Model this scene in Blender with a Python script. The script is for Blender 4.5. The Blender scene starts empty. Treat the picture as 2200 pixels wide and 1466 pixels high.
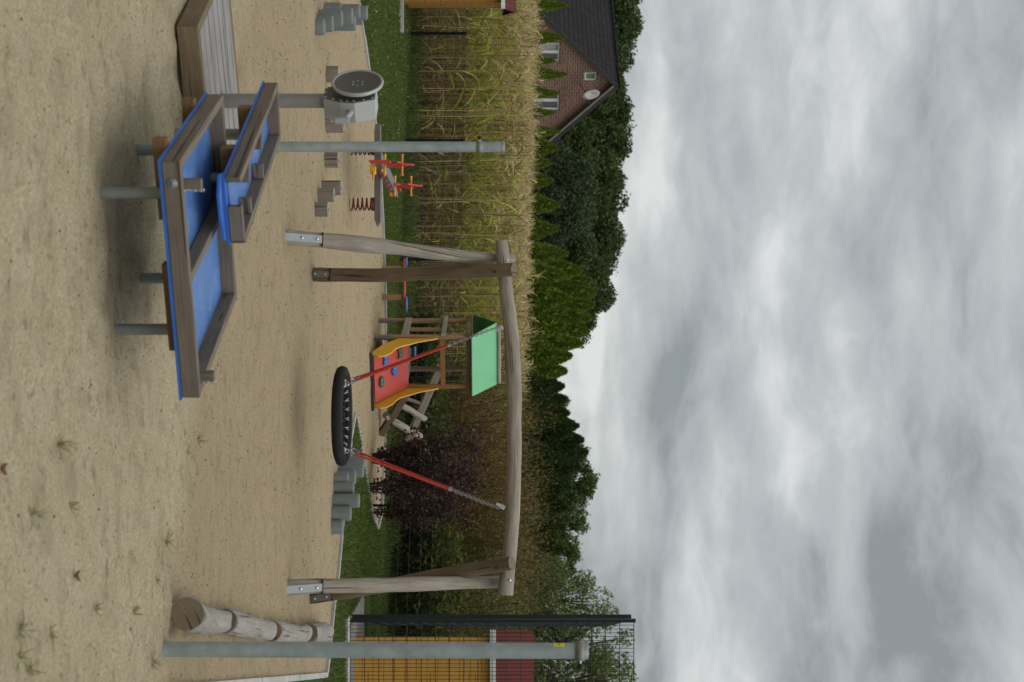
import bpy, math, random
import numpy as np
from mathutils import Vector, Matrix, noise as mnoise
from mathutils.geometry import delaunay_2d_cdt
random.seed(7); rng = np.random.default_rng(7)
SC = bpy.context.scene
COL = SC.collection
R = math.radians

# ------------------------------------------------------------------ camera (rolled: the photograph was taken upright)
CH = 2.1
F = 3055.5
cd = bpy.data.cameras.new('camera'); cam = bpy.data.objects.new('camera', cd); COL.objects.link(cam)
cd.lens = 50; cd.sensor_width = 36; cd.sensor_fit = 'HORIZONTAL'; cd.clip_start = .1; cd.clip_end = 3000
cam.matrix_world = Matrix(((0, -1, 0, 0), (0, 0, -1, 0), (1, 0, 0, CH), (0, 0, 0, 1)))
cd.dof.use_dof = True; cd.dof.focus_distance = 15.0; cd.dof.aperture_fstop = 2.8
SC.camera = cam

def P(px, py, D): return Vector(((py - 733) * D / F, D, CH - (1100 - px) * D / F))
def G(px, py, z=0.0):
    D = (CH - z) * F / (1100 - px); return Vector(((py - 733) * D / F, D, z))

# ------------------------------------------------------------------ world, sun, exposure
W = bpy.data.worlds.new('World'); SC.world = W; W.use_nodes = True
nt = W.node_tree; N = nt.nodes; L = nt.links
SUN_EL, SUN_AZ = R(58), R(150)
bg = N['Background']; bg.inputs['Strength'].default_value = 1.0
tc = N.new('ShaderNodeTexCoord'); sp = N.new('ShaderNodeSeparateXYZ'); L.new(tc.outputs['Generated'], sp.inputs[0])
def wmath(op, a, b=None, clamp=False):
    n = N.new('ShaderNodeMath'); n.operation = op; n.use_clamp = clamp
    for i, v in enumerate((a, b)):
        if v is None: continue
        if isinstance(v, (int, float)): n.inputs[i].default_value = v
        else: L.new(v, n.inputs[i])
    return n.outputs[0]
zc = wmath('MAXIMUM', sp.outputs['Z'], 0.0)
den = wmath('ADD', zc, 0.17)
ux = wmath('DIVIDE', sp.outputs['X'], den); uy = wmath('DIVIDE', sp.outputs['Y'], den)
uz = wmath('MULTIPLY', zc, 1.0)
cb = N.new('ShaderNodeCombineXYZ'); L.new(ux, cb.inputs[0]); L.new(uy, cb.inputs[1]); L.new(uz, cb.inputs[2])
def wnoise(scale, detail, rough, dist, off, dome=False):
    m = N.new('ShaderNodeMapping'); m.inputs['Location'].default_value = off
    m.inputs['Scale'].default_value = (1.0, 1.1, 1.0); m.inputs['Rotation'].default_value = (0, 0, R(12))
    L.new(tc.outputs['Generated'] if dome else cb.outputs[0], m.inputs[0])
    if dome: m.inputs['Scale'].default_value = (1, 1, 2.3); m.inputs['Rotation'].default_value = (0, 0, 0)
    n = N.new('ShaderNodeTexNoise'); n.inputs['Scale'].default_value = scale; n.inputs['Detail'].default_value = detail
    n.inputs['Roughness'].default_value = rough; n.inputs['Distortion'].default_value = dist
    L.new(m.outputs[0], n.inputs['Vector']); return n.outputs['Fac']
n1 = wnoise(1.15, 3, .45, .15, (3.1, 7.7, 0)); n2 = wnoise(5.6, 8, .55, .35, (11.3, 1.2, 4), True)
n3 = wnoise(15, 7, .6, .6, (2.3, 5.2, 9), True)
cl = wmath('ADD', wmath('ADD', wmath('MULTIPLY', n1, .46), wmath('MULTIPLY', n2, .38)), wmath('MULTIPLY', n3, .16))
cr = N.new('ShaderNodeValToRGB'); L.new(cl, cr.inputs[0])
els = cr.color_ramp.elements
els[0].position = .41; els[0].color = (.26, .285, .292, 1)
els[1].position = .60; els[1].color = (.69, .70, .69, 1)
e = els.new(.465); e.color = (.385, .415, .425, 1)
e = els.new(.53); e.color = (.50, .525, .525, 1)
# an overcast sky is about three times as bright overhead as at the horizon
zen = N.new('ShaderNodeMapRange'); L.new(zc, zen.inputs[0]); zen.inputs[1].default_value = .3; zen.inputs[2].default_value = 1.0
zen.inputs[3].default_value = 1.0; zen.inputs[4].default_value = 2.45
sky = N.new('ShaderNodeTexSky'); sky.sky_type = 'NISHITA'; sky.sun_disc = False
sky.sun_elevation = SUN_EL; sky.sun_rotation = SUN_AZ
skm = N.new('ShaderNodeVectorMath'); skm.operation = 'SCALE'; L.new(sky.outputs[0], skm.inputs[0]); skm.inputs['Scale'].default_value = .1
mul = N.new('ShaderNodeVectorMath'); mul.operation = 'SCALE'; L.new(cr.outputs[0], mul.inputs[0]); L.new(zen.outputs[0], mul.inputs['Scale'])
mx = N.new('ShaderNodeMix'); mx.data_type = 'RGBA'; mx.inputs[0].default_value = .93
L.new(skm.outputs[0], mx.inputs[6]); L.new(mul.outputs[0], mx.inputs[7]); L.new(mx.outputs[2], bg.inputs[0])

sd = bpy.data.lights.new('sun', 'SUN'); sd.energy = 1.2; sd.angle = R(60); sd.color = (1, .96, .9)
so = bpy.data.objects.new('sun', sd); COL.objects.link(so)
sdir = Vector((math.sin(SUN_AZ) * math.cos(SUN_EL), math.cos(SUN_AZ) * math.cos(SUN_EL), math.sin(SUN_EL)))
so.rotation_euler = sdir.to_track_quat('Z', 'Y').to_euler(); so.location = (0, 0, 30)
SC.view_settings.view_transform = 'Standard'; SC.view_settings.look = 'None'; SC.view_settings.gamma = 1
SC.view_settings.exposure = 0.12
SC.render.engine = 'CYCLES'

# ------------------------------------------------------------------ materials
MATS = {}
class Mat:
    """small node helper; coords: 'UV', 'Object', 'Generated'"""
    def __init__(s, name, rough=.7, metal=0.0, spec=.4, coord='Object'):
        s.m = bpy.data.materials.new(name); s.m.use_nodes = True; MATS[name] = s.m
        s.t = s.m.node_tree; s.b = s.t.nodes['Principled BSDF']
        s.b.inputs['Roughness'].default_value = rough; s.b.inputs['Metallic'].default_value = metal
        s.b.inputs['Specular IOR Level'].default_value = spec
        s.tc = s.t.nodes.new('ShaderNodeTexCoord'); s.c = s.tc.outputs[coord]
    def link(s, a, b): s.t.links.new(a, b)
    def map(s, scale, src=None):
        n = s.t.nodes.new('ShaderNodeMapping'); n.inputs['Scale'].default_value = scale if not isinstance(scale, (int, float)) else (scale,) * 3
        s.link(src or s.c, n.inputs[0]); return n.outputs[0]
    def noise(s, scale, detail=4, rough=.55, mp=(1, 1, 1), dist=0, lo=0.3, hi=.7):
        n = s.t.nodes.new('ShaderNodeTexNoise'); n.inputs['Scale'].default_value = scale; n.inputs['Detail'].default_value = detail
        n.inputs['Roughness'].default_value = rough; n.inputs['Distortion'].default_value = dist
        s.link(s.map(mp), n.inputs['Vector'])
        r = s.t.nodes.new('ShaderNodeMapRange'); s.link(n.outputs['Fac'], r.inputs[0]); r.inputs[1].default_value = lo; r.inputs[2].default_value = hi
        return r.outputs[0]
    def mix(s, f, a, b, mode='MIX'):
        n = s.t.nodes.new('ShaderNodeMix'); n.data_type = 'RGBA'; n.blend_type = mode
        for i, v in ((0, f), (6, a), (7, b)):
            if isinstance(v, (int, float)): n.inputs[i].default_value = v
            elif isinstance(v, tuple): n.inputs[i].default_value = (*v[:3], 1)
            else: s.link(v, n.inputs[i])
        return n.outputs[2]
    def ramp(s, f, stops):
        n = s.t.nodes.new('ShaderNodeValToRGB'); s.link(f, n.inputs[0]); e = n.color_ramp.elements
        for i, (p, c) in enumerate(stops):
            if i < 2: el = e[i]; el.position = p
            else: el = e.new(p)
            el.color = (*c, 1)
        return n.outputs[0]
    def island(s): return s.t.nodes.new('ShaderNodeNewGeometry').outputs['Random Per Island']
    def color(s, c):
        if isinstance(c, tuple): s.b.inputs['Base Color'].default_value = (*c, 1)
        else: s.link(c, s.b.inputs['Base Color'])
        return s
    def bump(s, h, strength=.3, dist=.01):
        n = s.t.nodes.new('ShaderNodeBump'); n.inputs['Strength'].default_value = strength; n.inputs['Distance'].default_value = dist
        s.link(h, n.inputs['Height']); s.link(n.outputs[0], s.b.inputs['Normal']); return s
    def roughness(s, f, a, b):
        r = s.t.nodes.new('ShaderNodeMapRange'); s.link(f, r.inputs[0]); r.inputs[3].default_value = a; r.inputs[4].default_value = b
        s.link(r.outputs[0], s.b.inputs['Roughness']); return s

def sand_mat():
    m = Mat('sand', .95, spec=.15)
    big = m.noise(.35, 4, .5); med = m.noise(2.2, 6, .6); fine = m.noise(55, 4, .7, lo=.40, hi=.64); grain = m.noise(160, 3, .8)
    c = m.mix(big, (.60, .465, .28), (.68, .54, .335))
    c = m.mix(med, c, (.63, .49, .305))
    # greener, paler fine sand in the foreground half of the pit, coarser warm sand behind
    s = m.t.nodes.new('ShaderNodeSeparateXYZ'); m.link(m.c, s.inputs[0])
    a = m.t.nodes.new('ShaderNodeMath'); a.operation = 'MULTIPLY_ADD'; m.link(big, a.inputs[0]); a.inputs[1].default_value = 1.0; a2 = m.t.nodes.new('ShaderNodeMath'); a2.operation = 'MULTIPLY_ADD'; m.link(s.outputs[0], a2.inputs[0]); a2.inputs[1].default_value = .6; m.link(s.outputs[1], a2.inputs[2]); m.link(a2.outputs[0], a.inputs[2])
    r = m.t.nodes.new('ShaderNodeMapRange'); m.link(a.outputs[0], r.inputs[0]); r.inputs[1].default_value = 9.9; r.inputs[2].default_value = 10.4
    c2 = m.mix(med, (.71, .60, .385), (.80, .695, .47))
    c = m.mix(r.outputs[0], c2, c)
    c = m.mix(fine, m.mix(.40, c, (.20, .14, .08)), c)
    sp_ = m.noise(38, 2, .4, lo=.70, hi=.78); c = m.mix(sp_, c, (.12, .085, .05))
    st = m.noise(7, 5, .7, lo=.62, hi=.80, mp=(1, 1, 1)); c = m.mix(st, c, (.22, .18, .115)); sc = m.noise(2.6, 5, .65, mp=(1, 1.6, 1), lo=.5, hi=.72); c = m.mix(m.mix(.62, (0, 0, 0), sc), c, (.36, .295, .19))
    dm = m.noise(5.5, 5, .62, mp=(1, 1.6, 1), lo=.57, hi=.70); dn_ = m.noise(15, 4, .6, mp=(1, 1.5, 1), lo=.59, hi=.71)
    c = m.mix(m.mix(.75, (0, 0, 0), dm), c, (.33, .26, .16)); c = m.mix(m.mix(.7, (0, 0, 0), dn_), c, (.27, .21, .13))
    lt = m.noise(5, 4, .6, mp=(1.2, 2, 1), lo=.58, hi=.75); c = m.mix(m.mix(.45, (0, 0, 0), lt), c, (.62, .56, .43))
    m.color(c)
    h = m.mix(.5, m.mix(.45, fine, m.mix(.5, med, m.noise(9, 5, .6))), grain)
    m.bump(h, .9, .03); return m.m
sand_mat()

def soil():
    m = Mat('lawn_soil', .95, spec=.1)
    c = m.mix(m.noise(1.2, 5), (.045, .075, .018), (.08, .115, .03)); c = m.mix(m.noise(40, 3), c, (.035, .05, .014))
    m.color(c); m.bump(m.noise(50), .6, .02)
soil()

def leafmat(name, stops, rough=.8, trans=.25, spec=.12, nz=None):
    m = Mat(name, rough, spec=spec)
    c = m.ramp(m.island(), stops)
    if nz: c = m.mix(m.noise(nz[0], 3), c, nz[1])
    m.color(c)
    out = m.t.nodes['Material Output']
    tr = m.t.nodes.new('ShaderNodeBsdfTranslucent'); ms = m.t.nodes.new('ShaderNodeMixShader'); ms.inputs[0].default_value = trans
    if not isinstance(c, tuple): m.link(c, tr.inputs[0])
    m.link(m.b.outputs[0], ms.inputs[1]); m.link(tr.outputs[0], ms.inputs[2]); m.link(ms.outputs[0], out.inputs[0])
    return m.m
leafmat('grass_blades', [(0, (0.050, 0.077, 0.014)), (.5, (0.078, 0.117, 0.023)), (.85, (0.123, 0.144, 0.034)), (1, (0.202, 0.153, 0.069))], trans=.3)
leafmat('weed', [(0, (0.132, 0.158, 0.055)), (.6, (0.209, 0.221, 0.094)), (1, (0.363, 0.304, 0.165))], trans=.3)
leafmat('weed_old', [(0, (0.105, 0.165, 0.038)), (1, (0.195, 0.270, 0.075))], trans=.3)
leafmat('corn_green', [(0, (0.167, 0.227, 0.026)), (.4, (0.289, 0.363, 0.046)), (.75, (0.391, 0.417, 0.079)), (1, (0.596, 0.544, 0.132))], trans=.35)
leafmat('corn_dry', [(0, (0.172, 0.118, 0.062)), (.4, (0.333, 0.246, 0.123)), (.8, (0.517, 0.407, 0.209)), (1, (0.616, 0.505, 0.283))], trans=.3)
leafmat('corn_dead', [(0, (0.150, 0.092, 0.052)), (.5, (0.300, 0.203, 0.106)), (1, (0.496, 0.374, 0.210))], trans=.2)
leafmat('corn_stalk', [(0, (0.187, 0.128, 0.071)), (.5, (0.398, 0.293, 0.128)), (1, (0.563, 0.469, 0.211))], trans=.0)
leafmat('corn_tassel', [(0, (.34, .26, .13)), (.5, (.50, .39, .20)), (1, (.58, .48, .27))], trans=.3)
leafmat('oak_leaves', [(0, (0.032, 0.051, 0.018)), (.6, (0.058, 0.083, 0.026)), (1, (0.100, 0.124, 0.038))], trans=.2)
leafmat('oak_leaves_light', [(0, (0.038, 0.060, 0.019)), (.6, (0.076, 0.107, 0.029)), (1, (0.129, 0.154, 0.045))], trans=.2)
leafmat('thuja_green', [(0, (0.055, 0.095, 0.014)), (.6, (0.115, 0.168, 0.021)), (1, (0.216, 0.257, 0.033))], trans=.1)
leafmat('dark_conifer', [(0, (0.022, 0.040, 0.014)), (.6, (0.040, 0.065, 0.018)), (1, (0.065, 0.094, 0.025))], trans=.1)
leafmat('pine_needles', [(0, (0.030, 0.046, 0.021)), (.6, (0.052, 0.073, 0.034)), (1, (0.082, 0.102, 0.051))], trans=.1)
leafmat('birch_leaves', [(0, (0.088, 0.110, 0.041)), (.6, (0.150, 0.186, 0.071)), (1, (0.246, 0.270, 0.121))], trans=.35)
leafmat('purple_leaves', [(0, (0.030, 0.019, 0.018)), (.6, (0.059, 0.031, 0.031)), (.93, (0.093, 0.051, 0.048)), (1, (0.100, 0.113, 0.040))], trans=.15)
leafmat('brown_fern', [(0, (0.090, 0.058, 0.018)), (.5, (0.145, 0.095, 0.030)), (.85, (0.213, 0.142, 0.046)), (1, (0.124, 0.122, 0.027))], trans=.25)
leafmat('olive_fern', [(0, (0.054, 0.075, 0.018)), (.5, (0.099, 0.116, 0.028)), (1, (0.178, 0.162, 0.046))], trans=.25)
leafmat('yellow_green', [(0, (0.038, 0.050, 0.009)), (.6, (0.071, 0.088, 0.014)), (1, (0.117, 0.123, 0.027))], trans=.3)
leafmat('bark', [(0, (.06, .05, .04)), (1, (.08, .065, .05))], trans=0)
leafmat('dark_twig', [(0, (.03, .02, .018)), (1, (.045, .03, .025))], trans=0)
leafmat('litter', [(0, (.05, .035, .02)), (.6, (.10, .07, .04)), (.9, (.22, .16, .09)), (1, (.3, .26, .18))], trans=0)
leafmat('clover_white', [(0, (.6, .6, .5)), (1, (.75, .75, .65))], trans=.2)
leafmat('dry_leaf', [(0, (0.165, 0.076, 0.035)), (1, (0.203, 0.102, 0.050))], trans=.2)

def wood(name, a, b, dark, dk=.5, bump=.5):
    m = Mat(name, .85, spec=.2, coord='UV')
    g = m.noise(9, 6, .65, mp=(6, .35, 1), dist=.4); f = m.noise(40, 4, .7, mp=(5, .15, 1)); w = m.noise(2.5, 4)
    c = m.mix(w, a, b); c = m.mix(g, m.mix(dk, c, dark), c); c = m.mix(m.noise(7, 2, .5, mp=(5, .14, 1), dist=.4, lo=.62, hi=.66), c, dark)
    m.color(c); m.bump(m.mix(.5, g, f), bump, .006)
wood('wood_grey_log', (.29, .25, .205), (.40, .355, .30), (.10, .078, .06), .6, .9)
wood('wood_pale_log', (.27, .25, .225), (.38, .355, .32), (.12, .10, .08), .5, 1.0)
wood('wood_brown_log', (.15, .108, .072), (.21, .155, .105), (.06, .042, .028))
wood('wood_table', (.145, .118, .092), (.20, .165, .13), (.065, .05, .04))
wood('wood_deck', (.26, .245, .23), (.34, .32, .305), (.10, .09, .085))
wood('wood_beam', (.155, .115, .07), (.215, .165, .105), (.07, .05, .03))
wood('wood_orange', (.20, .105, .038), (.27, .145, .055), (.12, .055, .018))
wood('wood_joist', (.17, .10, .045), (.23, .14, .065), (.09, .05, .02))
wood('wood_honey', (.27, .165, .082), (.33, .21, .11), (.13, .078, .038))
wood('wood_stump', (.21, .18, .14), (.27, .235, .19), (.08, .065, .05))
wood('wood_shed', (.52, .28, .065), (.60, .34, .09), (.32, .15, .035), .3, .2)
wood('wood_shed_dark', (.30, .15, .03), (.37, .19, .045), (.16, .075, .02), .3, .2)

def simple(name, col, rough=.6, metal=0, spec=.4, nz=None, amt=.25, bump=0, nscale=8):
    m = Mat(name, rough, metal, spec)
    f = m.noise(nscale, 5, .6)
    d = tuple(v * (1 - amt) for v in col)
    m.color(m.mix(f, d, col)); m.roughness(f, rough * .85, min(1, rough * 1.15))
    if bump: m.bump(m.noise(60, 3), bump, .004)
simple('galvanised', (.27, .29, .30), .55, .55, .5, amt=.35, nscale=14)
simple('pole_steel', (.33, .375, .375), .55, .35, .5, amt=.3, nscale=9)
simple('leg_steel', (.24, .26, .235), .6, .3, amt=.3)
simple('bright_steel', (.62, .62, .60), .3, .85)
simple('chain_steel', (.24, .24, .23), .45, .7)
simple('post_grey', (.25, .24, .22), .55, .35, amt=.2)
simple('grinder_grey', (.37, .37, .365), .5, .35, amt=.12)
simple('wheel_dark', (.115, .108, .098), .55, .4, amt=.25)
simple('dark_hole', (.02, .018, .016), .8)
simple('blue_edge', (.03, .12, .43), .45, 0, .4, amt=.15)
def worn(name, col, dust, rough=.45, amt=.4, sc=6):
    m = Mat(name, rough, spec=.4); f = m.noise(sc, 6, .65, lo=.48, hi=.78); g = m.noise(90, 2, .5, mp=(1, .15, 1), lo=.62, hi=.70); w = m.noise(2.5, 4)
    c = m.mix(w, tuple(v * .85 for v in col), col); c = m.mix(m.mix(amt, (0, 0, 0), f), c, dust); c = m.mix(m.mix(.35, (0, 0, 0), g), c, dust)
    m.color(c); m.roughness(f, rough, .85)
worn('blue_plate', (.058, .150, .38), (.28, .30, .31), amt=.32)
worn('red_panel', (.40, .042, .028), (.34, .15, .10), .4, .22)
worn('yellow_panel', (.68, .36, .025), (.46, .27, .07), .45, .22)
worn('green_roof', (.13, .41, .20), (.22, .40, .25), .4, .35, 2.5)
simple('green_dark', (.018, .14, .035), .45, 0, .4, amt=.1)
simple('hold_green', (.03, .085, .05), .5)
simple('hold_blue', (.035, .12, .38), .5)
simple('red_plastic', (.46, .035, .025), .35, 0, .5)
simple('orange_plastic', (.70, .22, .02), .4, 0, .5)
simple('yellow_plastic', (.72, .40, .02), .4, 0, .5)
simple('dark_red_spring', (.17, .022, .015), .4, .2)
simple('seesaw_bar', (.16, .145, .135), .4, .4)
simple('rope_black', (.010, .010, .011), .8, bump=.5)
simple('rope_red', (.38, .028, .02), .6, bump=.4, nscale=30)
simple('white_tie', (.62, .62, .60), .5)
simple('concrete_grey', (.165, .178, .172), .9, 0, .2, amt=.25, bump=.3, nscale=6)
simple('kerb_stone', (.40, .39, .36), .9, 0, .2, amt=.3, nscale=4)
simple('paving', (.28, .26, .23), .9, 0, .2, amt=.3, nscale=6)
simple('fence_green', (.011, .018, .019), .5, .2)
simple('white_paint', (.72, .72, .70), .5)
simple('white_frame', (.66, .66, .64), .5)
simple('roof_red', (.105, .026, .021), .8, 0, .1, amt=.2)
simple('black_plastic', (.012, .012, .012), .5)
simple('yellow_sticker', (.75, .62, .02), .5)
simple('rake_grey', (.24, .21, .18), .7)
simple('gutter_dark', (.03, .03, .032), .5)
simple('window_glass', (.035, .04, .045), .08, 0, .8)
simple('curtain_grey', (.36, .36, .35), .8)
simple('green_blind', (.16, .27, .14), .7)
simple('dish_grey', (.46, .45, .41), .6)
simple('rubber_mat', (.035, .03, .026), .9)

def brick():
    m = Mat('brick', .9, spec=.2, coord='UV')
    t = m.t.nodes.new('ShaderNodeTexBrick'); m.link(m.map(1.0), t.inputs['Vector'])
    t.inputs['Scale'].default_value = 1; t.inputs['Brick Width'].default_value = .34; t.inputs['Row Height'].default_value = .125
    t.inputs['Mortar Size'].default_value = .016; t.inputs['Mortar Smooth'].default_value = .2
    t.inputs['Color1'].default_value = (.235, .105, .062, 1); t.inputs['Color2'].default_value = (.125, .065, .052, 1); t.inputs['Mortar'].default_value = (.29, .24, .20, 1)
    m.color(m.mix(m.noise(1.5, 4), t.outputs[0], m.mix(.3, t.outputs[0], (.11, .06, .045)))); m.bump(t.outputs['Fac'], -.4, .01)
brick()
def tiles():
    m = Mat('roof_tiles', .95, spec=.08, coord='UV')
    t = m.t.nodes.new('ShaderNodeTexBrick'); m.link(m.map(1.0), t.inputs['Vector'])
    t.inputs['Brick Width'].default_value = .30; t.inputs['Row Height'].default_value = .34; t.inputs['Mortar Size'].default_value = .055; t.inputs['Mortar Smooth'].default_value = 1
    t.inputs['Scale'].default_value = 1
    t.inputs['Color1'].default_value = (.026, .023, .025, 1); t.inputs['Color2'].default_value = (.038, .034, .036, 1); t.inputs['Mortar'].default_value = (.008, .007, .008, 1)
    m.color(t.outputs[0]); m.bump(t.outputs['Fac'], -.9, .05)
tiles()

# ------------------------------------------------------------------ mesh helpers
ORG = {}
def tag(o, label=None, cat=None, group=None, kind=None):
    if label: o['label'] = label
    if cat: o['category'] = cat
    if group: o['group'] = group
    if kind: o['kind'] = kind
    return o
def thing(name, label, cat, loc=(0, 0, 0), group=None, rz=0):
    o = bpy.data.objects.new(name, None); COL.objects.link(o); o.empty_display_size = .1
    o.location = loc; o.rotation_euler = (0, 0, rz); ORG[o.name] = Vector(loc)
    return tag(o, label, cat, group)
def origin(o): return ORG.get(o.name, Vector((0, 0, 0))) if o else Vector((0, 0, 0))
def addobj(name, me, parent=None, loc=None, org=None):
    o = bpy.data.objects.new(name, me); COL.objects.link(o)
    if parent:
        o.parent = parent; ORG[o.name] = org if org is not None else origin(parent)
    else:
        o.location = loc or (0, 0, 0); ORG[o.name] = Vector(loc or (0, 0, 0))
    return o
def copy_tree(o, parent=None):
    c = o.copy(); COL.objects.link(c); c.parent = parent
    for ch in list(o.children): copy_tree(ch, c)
    return c

class MB:
    def __init__(s): s.v = []; s.f = []; s.uv = []; s.sm = []; s.mi = []; s.cur = 0
    def add(s, vs, fs, uvs, smooth=False):
        b = len(s.v); s.v += [tuple(v) for v in vs]
        for f, u in zip(fs, uvs): s.f.append([b + i for i in f]); s.uv.append(u); s.sm.append(smooth); s.mi.append(s.cur)
        return s
    def hexa(s, c):
        """8 corners: bottom 0-3 ccw, top 4-7"""
        fs = [(3, 2, 1, 0), (4, 5, 6, 7), (0, 1, 5, 4), (1, 2, 6, 5), (2, 3, 7, 6), (3, 0, 4, 7)]
        c = [Vector(v) for v in c]; off = random.random() * 7
        ex = [((c[1] - c[0]).length, c[1] - c[0]), ((c[3] - c[0]).length, c[3] - c[0]), ((c[4] - c[0]).length, c[4] - c[0])]
        la = max(ex, key=lambda t: t[0])[1].normalized(); uvs = []
        for f in fs:
            p = [c[i] for i in f]; nrm = (p[1] - p[0]).cross(p[2] - p[1])
            if nrm.length < 1e-9: nrm = Vector((0, 0, 1))
            nrm.normalize(); vv = la - nrm * la.dot(nrm)
            if vv.length < .3: vv = (p[1] - p[0]); vv = vv - nrm * vv.dot(nrm)
            vv.normalize(); uu = vv.cross(nrm)
            uvs.append([(q.dot(uu) + off, q.dot(vv) + off) for q in p])
        return s.add(c, fs, uvs)
    def box(s, c, size, ax=None, bev=0):
        c = Vector(c); ax = ax or (Vector((1, 0, 0)), Vector((0, 1, 0)), Vector((0, 0, 1)))
        h = [a * (d / 2) for a, d in zip(ax, size)]
        pts = []
        for z in (-1, 1):
            for x, y in ((-1, -1), (1, -1), (1, 1), (-1, 1)): pts.append(c + h[0] * x + h[1] * y + h[2] * z)
        return s.hexa(pts)
    def beam(s, a, b, w, h, up=(0, 0, 1)):
        a = Vector(a); b = Vector(b); d = (b - a); l = d.length; d.normalize(); up = Vector(up)
        sd_ = d.cross(up)
        if sd_.length < 1e-3: sd_ = d.cross(Vector((0, 1, 0)))
        sd_.normalize(); u2 = sd_.cross(d)
        return s.box((a + b) / 2, (l, w, h), (d, sd_, u2))
    def prism(s, poly, off):
        """planar polygon (3d points) extruded by vector off"""
        n = len(poly); p = [Vector(q) for q in poly]; off = Vector(off)
        nrm = Vector((0, 0, 0))
        for i in range(n): nrm += p[i].cross(p[(i + 1) % n])
        if nrm.dot(off) < 0: p.reverse(); nrm = -nrm
        nrm.normalize(); e = (p[1] - p[0]).normalized(); g = nrm.cross(e)
        q = [v + off for v in p]; vs = p + q
        fs = [tuple(range(n - 1, -1, -1)), tuple(range(n, 2 * n))]
        uvs = [[(v.dot(e), v.dot(g)) for v in reversed(p)], [(v.dot(e), v.dot(g)) for v in q]]
        run = 0; H = off.length
        for i in range(n):
            j = (i + 1) % n; l = (p[j] - p[i]).length
            fs.append((i, j, n + j, n + i)); uvs.append([(0, run), (0, run + l), (H, run + l), (H, run)]); run += l
        return s.add(vs, fs, uvs)
    def tube(s, pts, rad, n=12, cap=True, wob=0, smooth=True, closed=False):
        pts = [Vector(p) for p in pts]; m = len(pts)
        if isinstance(rad, (int, float)): rad = [rad] * m
        vs = []; seed = random.random() * 50; prev = None; off = random.random() * 5; lens = [0]
        for i in range(1, m): lens.append(lens[-1] + (pts[i] - pts[i - 1]).length)
        for i, p in enumerate(pts):
            if closed: t = (pts[(i + 1) % m] - pts[i - 1])
            else: t = (pts[min(i + 1, m - 1)] - pts[max(i - 1, 0)])
            t.normalize()
            if prev is None:
                a = Vector((0, 0, 1)) if abs(t.z) < .9 else Vector((0, 1, 0))
                x = t.cross(a).normalized()
            else: x = (prev - t * prev.dot(t)).normalized()
            y = t.cross(x); prev = x
            for k in range(n):
                an = 2 * math.pi * k / n; r = rad[i]
                if wob: r *= 1 + wob * mnoise.noise(Vector((math.cos(an) * 1.3 + seed, math.sin(an) * 1.3, lens[i] * 3)))
                vs.append(p + (x * math.cos(an) + y * math.sin(an)) * r)
        fs = []; uvs = []
        mm = m if closed else m - 1
        for i in range(mm):
            i2 = (i + 1) % m
            l1 = lens[i] + off; l2 = (lens[i + 1] if i + 1 < m else lens[i] + (pts[0] - pts[i]).length) + off
            for k in range(n):
                k2 = (k + 1) % n; fs.append((i * n + k, i * n + k2, i2 * n + k2, i2 * n + k))
                c1 = k / n * 2 * math.pi * rad[i]; c2 = (k + 1) / n * 2 * math.pi * rad[i]
                uvs.append([(c1 + off, l1), (c2 + off, l1), (c2 + off, l2), (c1 + off, l2)])
        s.add(vs, fs, uvs, smooth)
        if cap and not closed:
            for i, rv in ((0, True), (m - 1, False)):
                ring = [vs[i * n + k] for k in range(n)]
                if rv: ring.reverse()
                s.add(ring, [tuple(range(n))], [[(.05 * math.cos(6.283 * k / n) + off, .02 * math.sin(6.283 * k / n)) for k in range(n)]])
        return s
    def lathe(s, c, axis, prof, n=32, smooth=True):
        c = Vector(c); a = Vector(axis).normalized(); x = a.cross(Vector((0, 0, 1)))
        if x.length < .01: x = Vector((1, 0, 0))
        x.normalize(); y = a.cross(x); vs = []; fs = []; uvs = []
        for r, t in prof:
            for k in range(n):
                an = 2 * math.pi * k / n; vs.append(c + a * t + (x * math.cos(an) + y * math.sin(an)) * max(r, 1e-4))
        for i in range(len(prof) - 1):
            for k in range(n):
                k2 = (k + 1) % n; fs.append((i * n + k, i * n + k2, (i + 1) * n + k2, (i + 1) * n + k))
                uvs.append([(k / n, prof[i][1]), ((k + 1) / n, prof[i][1]), ((k + 1) / n, prof[i + 1][1]), (k / n, prof[i + 1][1])])
        return s.add(vs, fs, uvs, smooth)
    def torus(s, c, R_, r, axis=(0, 0, 1), N_=64, n=12, wob=0):
        c = Vector(c); a = Vector(axis).normalized(); x = a.orthogonal().normalized(); y = a.cross(x)
        return s.tube([c + (x * math.cos(6.28318 * i / N_) + y * math.sin(6.28318 * i / N_)) * R_ for i in range(N_)], r, n, closed=True, wob=wob)
    def bolt(s, c, nrm, r=.012, h=.008):
        return s.lathe(c, nrm, [(r, 0), (r, h * .5), (r * .7, h), (0, h)], 10)
    def build(s, name, mat, parent=None, loc=None, bevel=0):
        org = origin(parent) if parent else Vector(loc or (0, 0, 0))
        me = bpy.data.meshes.new(name)
        me.from_pydata([(v[0] - org.x, v[1] - org.y, v[2] - org.z) for v in s.v], [], s.f)
        uvl = me.uv_layers.new(name='UVMap'); flat = [c for u in s.uv for p in u for c in p]
        uvl.data.foreach_set('uv', flat); me.polygons.foreach_set('use_smooth', s.sm)
        for mm in (mat if isinstance(mat, (list, tuple)) else [mat]): me.materials.append(MATS[mm])
        me.polygons.foreach_set('material_index', s.mi)
        o = addobj(name, me, parent, loc)
        if bevel:
            b = o.modifiers.new('bevel', 'BEVEL'); b.width = bevel; b.segments = 2; b.limit_method = 'ANGLE'; b.angle_limit = R(40)
        return o

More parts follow.
